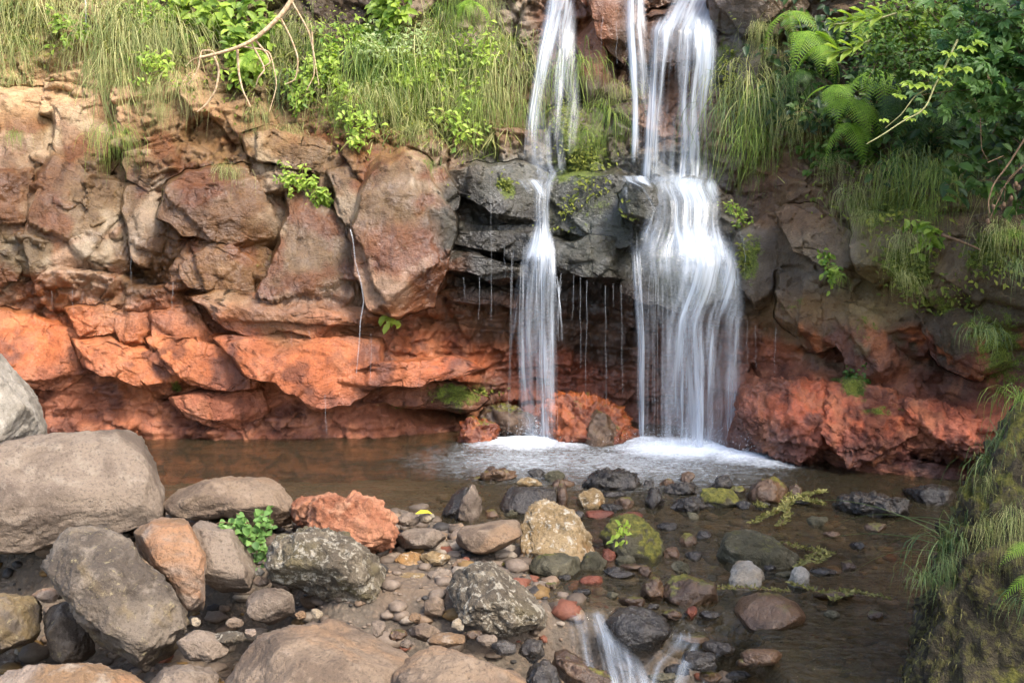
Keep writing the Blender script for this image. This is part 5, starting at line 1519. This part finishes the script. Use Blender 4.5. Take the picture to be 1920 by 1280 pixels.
# ferns ----------------------------------------------------------------
def frond_mesh(seed, pairs=17, L=1.0):
    rs = np.random.RandomState(seed)
    sp = Soup()
    n = 12
    T = np.linspace(0, 1, n)
    path = np.stack([T * 0, -T * .86 * L, .34 * L * T - .62 * L * T ** 2.2], 1)
    v, f = tube(path, .006 * (1 - .8 * T), 4)
    sp.add(v, f, .3)
    for k in range(pairs):
        t = .12 + .87 * k / pairs
        q = np.array([np.interp(t, T, path[:, i]) for i in range(3)])
        q2 = np.array([np.interp(min(1, t + .05), T, path[:, i]) for i in range(3)])
        d = (q2 - q); d /= np.linalg.norm(d) + 1e-9
        up = np.cross([1., 0, 0], d)
        ln = L * .24 * math.sin(math.pi * min(1, (t * .92 + .12)) ** .8) ** .8 * (1.05 - .6 * t) + .02
        for s in (-1, 1):
            dd = np.array([s * 1.0, 0, 0]) + d * .45 + np.array([0, 0, -.15])
            dd /= np.linalg.norm(dd)
            # each pinna carries small toothed leaflets
            m = 7
            tn = np.clip(.5 + rs.normal() * .15, 0, 1)
            for j in range(m):
                u = (j + .3) / m
                b = q + dd * ln * u
                wl = ln * .17 * (1 - u * .85) + .003
                for s2 in (-1, 1):
                    e = dd * .35 + s2 * d * 1.0
                    vv = np.array([b, b + dd * ln / m * .9, b + e / np.linalg.norm(e) * wl + up * -.004])
                    sp.add(vv, np.array([[0, 1, 2]]), tn)
    return sp.mesh('frond', False)


FROND = [frond_mesh(60 + i) for i in range(3)]


def fern(px, py, label, n, lpx, seed, mat='fern', Y=None, aim=None, spread=1.35):
    rs = np.random.RandomState(seed)
    p = on_cliff(px, py, .45) if Y is None else at(px, py, Y)
    h = bpy.data.objects.new('fern', None)
    COL.objects.link(h); h.location = p
    tag(h, label, 'fern')
    for k in range(n):
        o = link('frond', with_mat(FROND[rs.randint(0, 3)], mat), None, h)
        s = lpx / FPX * p[1] * rs.uniform(.75, 1.15)
        o.scale = (s, s, s)
        a = (k / max(1, n - 1) - .5) * 2 * spread + rs.normal() * .15 if n > 1 else 0
        if aim is not None: a += aim
        o.rotation_euler = (rs.uniform(.35, 1.0) if Y is None else rs.uniform(-.1, .45), rs.normal() * .2, a)
    return h


fern(1540, 85, 'fern with hanging frond at the top left of the dark right bank', 5, 110, 1)
fern(1560, 160, 'fern with lime green fronds in the middle of the dark bank', 6, 110, 2)
fern(1600, 185, 'broad fern right of the lime green one', 6, 120, 3)
fern(1480, 20, 'fern frond reaching left at the top beside the broad fall', 4, 100, 4)
fern(1840, 150, 'large fern with one big frond pointing down left in the right shade', 5, 140, 5, Y=6.0, aim=-.9, spread=.6)
fern(1620, 20, 'bright fern at the top edge right of the falls', 6, 110, 6)
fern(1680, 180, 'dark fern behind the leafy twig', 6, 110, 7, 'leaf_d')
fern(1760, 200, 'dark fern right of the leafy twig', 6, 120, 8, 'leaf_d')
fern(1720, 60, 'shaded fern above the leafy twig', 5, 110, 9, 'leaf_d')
fern(880, 2, 'yellow green fern at the top edge left of the narrow waterfall', 5, 80, 10)
fern(480, 95, 'bright fern left of the bare branch', 5, 80, 11)
fern(1520, 60, 'fern under the top ledge right of the dry tuft', 6, 110, 13)
fern(1640, 130, 'bright fern hanging behind the short pale twig', 6, 130, 14)
fern(1590, 230, 'lowest lime fern above the bare rock of the right wall', 5, 100, 15)
fern(1500, 130, 'small fern right of the hanging tufts', 5, 80, 12, 'leaf_d')


# branches ---------------------------------------------------------------
def branch(name, label, cat, main, rad, mat, Y, twigs=(), leaves=None):
    holder = bpy.data.objects.new(name, None)
    COL.objects.link(holder)
    base = at(main[0][0], main[0][1], Y)
    holder.location = base
    tag(holder, label, cat)
    def spline(pts, Ys, n=18):
        P = np.array([at(a, b, y) for (a, b), y in zip(pts, Ys)])
        t = np.linspace(0, len(P) - 1, n)
        Q = np.stack([np.interp(t, np.arange(len(P)), P[:, i]) for i in range(3)], 1)
        for _ in range(2):
            Q[1:-1] = .25 * Q[:-2] + .5 * Q[1:-1] + .25 * Q[2:]
        return Q
    Q = spline(main, [Y - .02 * i for i in range(len(main))], 24)
    v, f = tube(Q - base, np.linspace(rad, rad * .45, len(Q)), 7)
    link('stem', mesh_np('stem', v, f), M[mat], holder)
    for pts, r in twigs:
        Q = spline(pts, [Y - .03 + .015 * (i % 2) for i in range(len(pts))], 20)
        v, f = tube(Q - base, np.linspace(r, r * .4, len(Q)), 5)
        link('twig', mesh_np('twig', v, f), M[mat], holder)
    return holder, base


branch('bare_branch', 'bare pale branch with curling rootlets hanging over the upper left cliff', 'branch', [(560, -30), (545, 5), (522, 35), (478, 75), (445, 90), (400, 103), (375, 108)], .022, 'root', 8.0,
       [([(478, 75), (500, 100), (508, 118), (490, 128)], .010), ([(445, 90), (448, 140), (455, 170), (470, 200)], .012), ([(400, 103), (412, 130), (405, 170), (388, 195), (370, 210)], .012),
        ([(375, 108), (378, 95), (400, 95), (408, 110)], .008), ([(375, 108), (372, 130), (360, 150), (352, 160)], .008), ([(470, 78), (498, 130), (485, 145), (480, 160)], .009), ([(525, 32), (545, 70), (560, 110), (555, 150), (535, 158)], .009),
        ([(548, 5), (580, 60), (590, 110), (598, 160)], .008), ([(400, 100), (360, 112), (348, 125)], .004), ([(455, 88), (505, 95), (512, 120), (520, 160), (505, 210)], .008), ([(585, 60), (590, 140), (575, 170)], .007)])
tw, tb = branch('leafy_twig', 'thin pale twig with lime green lobed leaves crossing the dark right bank', 'branch', [(1795, 75), (1775, 120), (1752, 160), (1740, 195), (1725, 212), (1695, 225), (1660, 250), (1625, 270)], .0065, 'twig_g', 5.6,
                [([(1750, 160), (1715, 180), (1690, 215), (1660, 240)], .005), ([(1760, 140), (1790, 130), (1810, 135)], .003), ([(1750, 150), (1735, 135), (1720, 132)], .003)])
rs = np.random.RandomState(77)
lf = Soup()
for (px, py, s) in ((1720, 135, 1.0), (1752, 140, .8), (1772, 128, 1.0), (1805, 128, 1.1), (1712, 158, 1.1), (1735, 160, .9), (1770, 155, .8), (1688, 180, .7), (1682, 178, .6), (1722, 208, .8), (1708, 222, .7), (1655, 225, .6), (1780, 100, .9), (1810, 90, 1.1), (1828, 80, 1.0)):
    q = at(px, py, 5.58) - tb
    d0 = np.array([rs.normal() * .6, -.5, -.25]); nn = np.array([.1, -.55, 1.0])
    dd = d0 / np.linalg.norm(d0); sd = np.cross(dd, nn); sd /= np.linalg.norm(sd)
    for a in np.linspace(-1.3, 1.3, 5):
        v, f = leaf(q, dd * math.cos(a) + sd * math.sin(a), nn, .075 * s * (1 - .2 * abs(a)), .035 * s)
        lf.add(v, f, .8 + rs.normal() * .1)
link('leaves', lf.mesh('leaves', False), M['leaf'], tw)
tw2, tb2 = branch('leafy_twig', 'short pale twig with soft leaves pointing left at the top right', 'branch', [(1680, 25), (1640, 38), (1600, 42), (1562, 46)], .006, 'twig_g', 6.2, [([(1632, 75), (1610, 85), (1580, 98), (1560, 102)], .005)])
lf = Soup()
for (px, py, s) in ((1600, 36, 1.2), (1625, 32, 1.3), (1580, 45, .8), (1568, 44, .7), (1600, 92, 1.2), (1575, 98, 1.2), (1620, 80, 1.0), (1655, 28, 1.2)):
    q = at(px, py, 6.18) - tb2
    for a in (-.9, 0, .9):
        v, f = leaf(q, np.array([-math.cos(a), -.3, math.sin(a) * .5 - .1]), np.array([0, -.5, 1]), .11 * s, .04 * s)
        lf.add(v, f, .75)
link('leaves', lf.mesh('leaves', False), M['leaf'], tw2)
dry, db_ = branch('dry_stem', 'bent dry stems with withered brown seed pods at the right edge', 'stem', [(1960, 200), (1920, 262), (1890, 310), (1862, 345), (1852, 380), (1856, 400)], .007, 'twig', 5.8,
                  [([(1930, 300), (1890, 335), (1860, 400), (1850, 425)], .004), ([(1900, 345), (1905, 370)], .002), ([(1885, 350), (1882, 385)], .002), ([(1838, 220), (1840, 280), (1852, 300)], .003), ([(1852, 305), (1882, 292)], .004), ([(1920, 310), (1900, 330), (1870, 365)], .003)])
pod = Soup()
for (px, py) in ((1905, 345), (1896, 372), (1862, 388), (1882, 384), (1852, 415), (1910, 352)):
    d, f = ico(2)
    pod.add(d * np.array([.011, .010, .017]) + at(px, py, 5.78) - db_, f)
link('seed_pods', pod.mesh('seed_pods'), M['twig'], dry)
stk, _ = branch('dead_stick', 'short dead stick lying on the right wall', 'stick', [(1765, 440), (1800, 452), (1838, 468)], .012, 'twig', 6.35)

# small things of the stream -------------------------------------------------
leafy('leafy_plant', 'small plant with round bright green leaves among the boulders', 'plant', [(445, 985), (470, 985), (490, 995), (485, 1020), (490, 1040), (465, 1000)], 260, .035, 'leaf_m', 31, .045, aspect=.9, tone=.85, Y=4.4, hangf=-.3)
leafy('leafy_plant', 'green sprout on the mossy stone in the stream', 'plant', [(1165, 990), (1172, 1000)], 40, .035, 'leaf', 32, .03, tone=.95, Y=4.58, hangf=-.2)


def sprig(label, stems, Y, seed, bead=.012, mat='weed', n=16):
    rs = np.random.RandomState(seed)
    base = on_z(*stems[0][0], .03)
    h = bpy.data.objects.new('drowned_sprig', None)
    COL.objects.link(h); h.location = base
    tag(h, label, 'sprig')
    st, bd = Soup(), Soup()
    for pts in stems:
        P = np.array([on_z(a, b, .03) for a, b in pts])
        t = np.linspace(0, len(P) - 1, n * (len(P) - 1))
        Q = np.stack([np.interp(t, np.arange(len(P)), P[:, i]) for i in range(3)], 1)
        v, f = tube(Q - base, .004, 5)
        st.add(v, f)
        for q in Q:
            for j in range(4):
                d = rs.normal(size=3); d[2] = abs(d[2]) * .4
                v, f = leaf(q - base, d, rs.normal(size=3), bead * rs.uniform(1.2, 3.6), bead * 1.2)
                bd.add(v, f, rs.uniform(.0, .8))
    link('stems', st.mesh('stems'), M['twig'], h)['kind'] = 'stuff'
    link('leaves', bd.mesh('leaves', False), M[mat], h)['kind'] = 'stuff'


sprig('trailing yellow green water weed lying across the stream at right', [[(1545, 920), (1500, 930), (1470, 950), (1440, 965), (1410, 980)], [(1500, 930), (1520, 940), (1545, 945)], [(1470, 945), (1478, 965), (1462, 985)], [(1430, 950), (1420, 945)], [(1480, 925), (1470, 950)]], 4.95, 41)
sprig('tangle of green twigs on the midstream rock', [[(1560, 1035), (1520, 1030), (1490, 1025)], [(1540, 1030), (1510, 1050), (1495, 1065)], [(1550, 1040), (1530, 1055)], [(1480, 1020), (1400, 1010)]], 4.5, 42, .01)
sprig('line of brown debris and moss caught at the right of the stream', [[(1480, 1092), (1540, 1112), (1600, 1108), (1665, 1122)], [(1300, 1100), (1400, 1102), (1480, 1108)], [(1590, 1112), (1560, 1125)]], 4.28, 43, .009)
yl = Soup()
v, f = leaf(np.zeros(3), np.array([1., .2, .05]), np.array([0, -.3, 1]), .09, .035); yl.add(v, f, 1)
M['yellow'] = plain_mat('yellow_leaf', S(206, 196, 40), S(180, 160, 40), 30)
o = link('fallen_leaf', yl.mesh('fallen_leaf', False), M['yellow'], None, at(778, 963, 4.95)); tag(o, 'fallen yellow leaf at the edge of the pool', 'leaf')
yl = Soup()
v, f = leaf(np.zeros(3), np.array([1., -.2, .15]), np.array([0, -.6, 1]), .09, .04); yl.add(v, f, 1)
o = link('fallen_leaf', yl.mesh('fallen_leaf', False), M['yellow'], None, on_cliff(712, 301, .06)); tag(o, 'fallen yellow leaf on the rock ledge above the orange brown block', 'leaf')

# ------------------------------------------------------------------ mossy bank at right front
M['bank'] = rock_mat('mossy_bank_earth', S(88, 78, 58), S(62, 54, 40), S(110, 100, 74), moss=.42, bump=1.6, rough=.95, lichen=S(112, 104, 58), lich_t=.5)
bank = boulder([(1925, 735), (1875, 788), (1836, 850), (1806, 900), (1795, 950), (1752, 1005), (1716, 1060), (1704, 1150), (1708, 1300), (1760, 1440), (2000, 1480), (2260, 1420), (2260, 780), (2080, 700)], 3.55, .55, 'bank',
               'steep brown mossy bank in the right foreground', 170, name='mossy_bank', cat='bank', sub=6, box=.6, facets=5, amp=.05, rough=.05, lean=.15)
for (px, py, l, Y, kind, mt, lab, wd) in (
        (1800, 1015, 130, 3.35, 'arch', 'grass_d', 'pale fine grass arching over the stream from the mossy bank', 1.0), (1770, 1050, 110, 3.3, 'hang', 'grass_d', 'whitish grass hanging at the left edge of the mossy bank', .8),
        (1880, 830, 130, 3.5, 'arch', 'grass_d', 'grass arching at the top of the mossy bank', .8), (1850, 900, 120, 3.4, 'hang', 'grass', 'dry grass hanging on the mossy bank', .7), (1905, 960, 150, 3.25, 'hang', 'grass', 'brown dry grass at the right edge of the mossy bank', .7),
        (1845, 980, 130, 3.3, 'hang', 'grass', 'straw grass in the middle of the mossy bank', .6), (1915, 750, 120, 3.6, 'arch', 'grass_g', 'green grass on the crest of the bank at the right edge', .9)):
    tuft(px, py, l, lab, mt, kind, Y=Y, wide=wd)
fern(1965, 1075, 'green fern fronds entering from the right edge over the bank', 3, 120, 21, Y=3.0, aim=-1.35, spread=.35)
fern(1940, 1020, 'small green fern at the right edge above the lower fronds', 2, 90, 22, Y=3.05, aim=-1.2, spread=.3)
bl = Soup()
rs = np.random.RandomState(9)
for (a, b) in (((1790, 1030), (1500, 1025)), ((1790, 1000), (1560, 985)), ((1760, 1000), (1480, 945)), ((1780, 1040), (1590, 1080)), ((1800, 985), (1620, 1010)), ((1790, 1020), (1640, 1040))):
    p0, p1 = at(*a, 3.4), at(*b, 4.3)
    T = np.linspace(0, 1, 12)[:, None]
    mid = (p0 + p1) / 2 + np.array([0, 0, .12])
    Q = (1 - T) ** 2 * p0 + 2 * T * (1 - T) * mid + T ** 2 * p1
    v, f = tube(Q, .0022 * (1.1 - T[:, 0]), 4); bl.add(v, f, rs.uniform(.4, .9))
tag(link('grass_stalks', bl.mesh('grass_stalks'), M['grass_d']), 'few long grass stalks leaning out over the stream from the bank', 'grass')

# ------------------------------------------------------------------ fine ground cover on the rock
def cover(name, label, regions, n, L, W, mat, seed, hang=.6):
    rs = np.random.RandomState(seed)
    sp = Soup()
    for (px, py, rx, ry, k) in regions:
        for j in range(int(n * k)):
            q = on_cliff(px + rs.normal() * rx * .6, py + rs.normal() * ry * .6, .0)
            l = L * rs.uniform(.5, 1.4)
            d = np.array([rs.normal(), -abs(rs.normal()), rs.normal() * .6 - hang])
            v, f = leaf(q, d, np.array([rs.normal() * .4, -.8, .6]), l, W * l)
            sp.add(v[:6], np.array([[0, 1, 2, 3], [0, 3, 4, 5]]), np.clip(rs.normal() * .25 + .5, 0, 1))
    tag(link(name, sp.mesh(name, False), M[mat]), label, kind='stuff')


G3 = 'hanging grass on the dark right wall'
for q in ((1500, 215, 90), (1640, 320, 90), (1685, 300, 110), (1765, 320, 110), (1560, 300, 60), (1850, 350, 90), (1620, 400, 60), (1700, 440, 70), (1880, 420, 80)):
    tuft(*q, 'thin green tuft hanging on the shaded right wall', 'grass_g' if q[0] % 2 else 'grass', out=.22, group=G3)
cover('moss_cover', 'moss and tiny leaves clinging to the wet rock', [(780, 170, 130, 90, 2.2), (480, 110, 110, 90, 1.2), (1100, 390, 70, 40, .5), (1095, 300, 40, 40, .5), (1060, 230, 40, 70, .4), (1360, 130, 25, 70, .5), (1700, 480, 45, 50, .8), (1870, 480, 50, 40, .6),
      (1650, 370, 110, 50, .9), (1760, 555, 60, 30, .4), (860, 738, 60, 12, .25), (945, 345, 16, 12, .15), (1390, 470, 16, 50, .3), (300, 80, 90, 70, .6), (60, 60, 70, 60, .5), (650, 200, 60, 50, .6), (620, 60, 60, 60, .4)], 420, .035, .5, 'mosshair', 3)
cover('grass_cover', 'dense short hanging grass between the tufts', [(790, 150, 110, 90, 2.0), (560, 120, 80, 70, .8), (60, 30, 70, 40, .5), (290, 70, 70, 70, .7), (940, 120, 25, 70, .4), (1420, 200, 50, 70, .5), (1740, 310, 70, 50, .5), (880, 250, 60, 30, .4)], 420, .13, .06, 'grass', 4, 1.6)

# ------------------------------------------------------------------ the tree that shades the right side
def tree(label, base, top, crown, seed, n=5000, L=.16):
    rs = np.random.RandomState(seed)
    h = bpy.data.objects.new('tree', None)
    COL.objects.link(h); h.location = base
    tag(h, label, 'tree')
    base = np.array(base, float); top = np.array(top, float)
    T = np.linspace(0, 1, 14)[:, None]
    mid = (base + top) / 2 + np.array([.5, -.2, 0])
    Q = (1 - T) ** 2 * base + 2 * T * (1 - T) * mid + T ** 2 * top
    v, f = tube(Q - base, np.linspace(.16, .06, 14), 9)
    link('trunk', mesh_np('trunk', v, f), M['bark'], h)
    sp = Soup(); lm = Soup()
    cc_ = []
    for k in range(26):
        d = rs.normal(size=3); d /= np.linalg.norm(d)
        c = top + d * np.array(crown) * rs.uniform(.35, 1.0)
        cc_.append(c)
        s = Q[rs.randint(7, 14)]
        m = (s + c) / 2 + np.array([0, 0, .2])
        q = (1 - T) ** 2 * s + 2 * T * (1 - T) * m + T ** 2 * c
        v, f = tube(q - base, np.linspace(.035, .008, 14), 5); lm.add(v, f)
    for k in range(n):
        c = cc_[rs.randint(0, len(cc_))] + rs.normal(size=3) * .32
        v, f = leaf(c - base, rs.normal(size=3) - np.array([0, 0, .4]), rs.normal(size=3) + np.array([0, 0, 1.2]), L * rs.uniform(.6, 1.2), L * .5)
        sp.add(v, f, rs.rand())
    link('limbs', lm.mesh('limbs'), M['bark'], h)
    link('crown', sp.mesh('crown', False), M['leaf_d'], h)


tree('leafy tree leaning over the right bank beyond the picture edge', (6.0, 4.6, .4), (5.5, 5.1, 5.6), (1.8, 1.6, 1.2), 1, 3000, .17)
tree('young leafy tree added unseen on the near right bank to shade the stream', (4.4, 1.6, .4), (3.9, 2.1, 4.4), (1.25, 1.1, .8), 2, 3000, .16)  # added out of view to extend the shade over the lower right water

# moss hairs and dead grass over the near bank
rs = np.random.RandomState(19)
co = np.empty(len(bank.data.vertices) * 3, dtype=np.float32); bank.data.vertices.foreach_get('co', co)
no = np.empty(len(bank.data.vertices) * 3, dtype=np.float32); bank.data.vertices.foreach_get('normal', no)
co = co.reshape(-1, 3) + np.array(bank.location); no = no.reshape(-1, 3)
ok = np.nonzero((no[:, 1] < .35) & (co[:, 0] < 2.6))[0]
sp = Soup()
for k in range(3200):
    i = ok[rs.randint(len(ok))]
    p = co[i] + rs.normal(size=3) * .008
    V, F = blade(p, no[i] + rs.normal(size=3) * .5 + np.array([0, 0, .2]), .030 * rs.uniform(.4, 1.6), .0042, rs.uniform(1.5, 3.5), rs, 3)
    sp.add(V, F, np.clip(rs.normal() * .3 + .35, 0, 1))
M['bankhair'] = leaf_mat('bank_moss', S(60, 58, 28), S(146, 136, 84), .8, .2)
tag(link('bank_moss', sp.mesh('bank_moss'), M['bankhair']), 'moss and dead grass matted over the near right bank', kind='stuff')
for (px, py, l, Y, lab) in ((1745, 1030, 150, 3.45, 'longest pale grass trailing left over the stream from the bank'), (1700, 1085, 90, 3.35, 'short pale grass at the foot of the trailing grass on the bank'), (1840, 870, 120, 3.5, 'grey green grass leaning left high on the near bank'), (1905, 1130, 110, 3.1, 'thin green grass low at the right edge of the near bank')):
    tuft(px + 30, py, l, lab, 'grass_d', 'arch', Y=Y, wide=1.2)
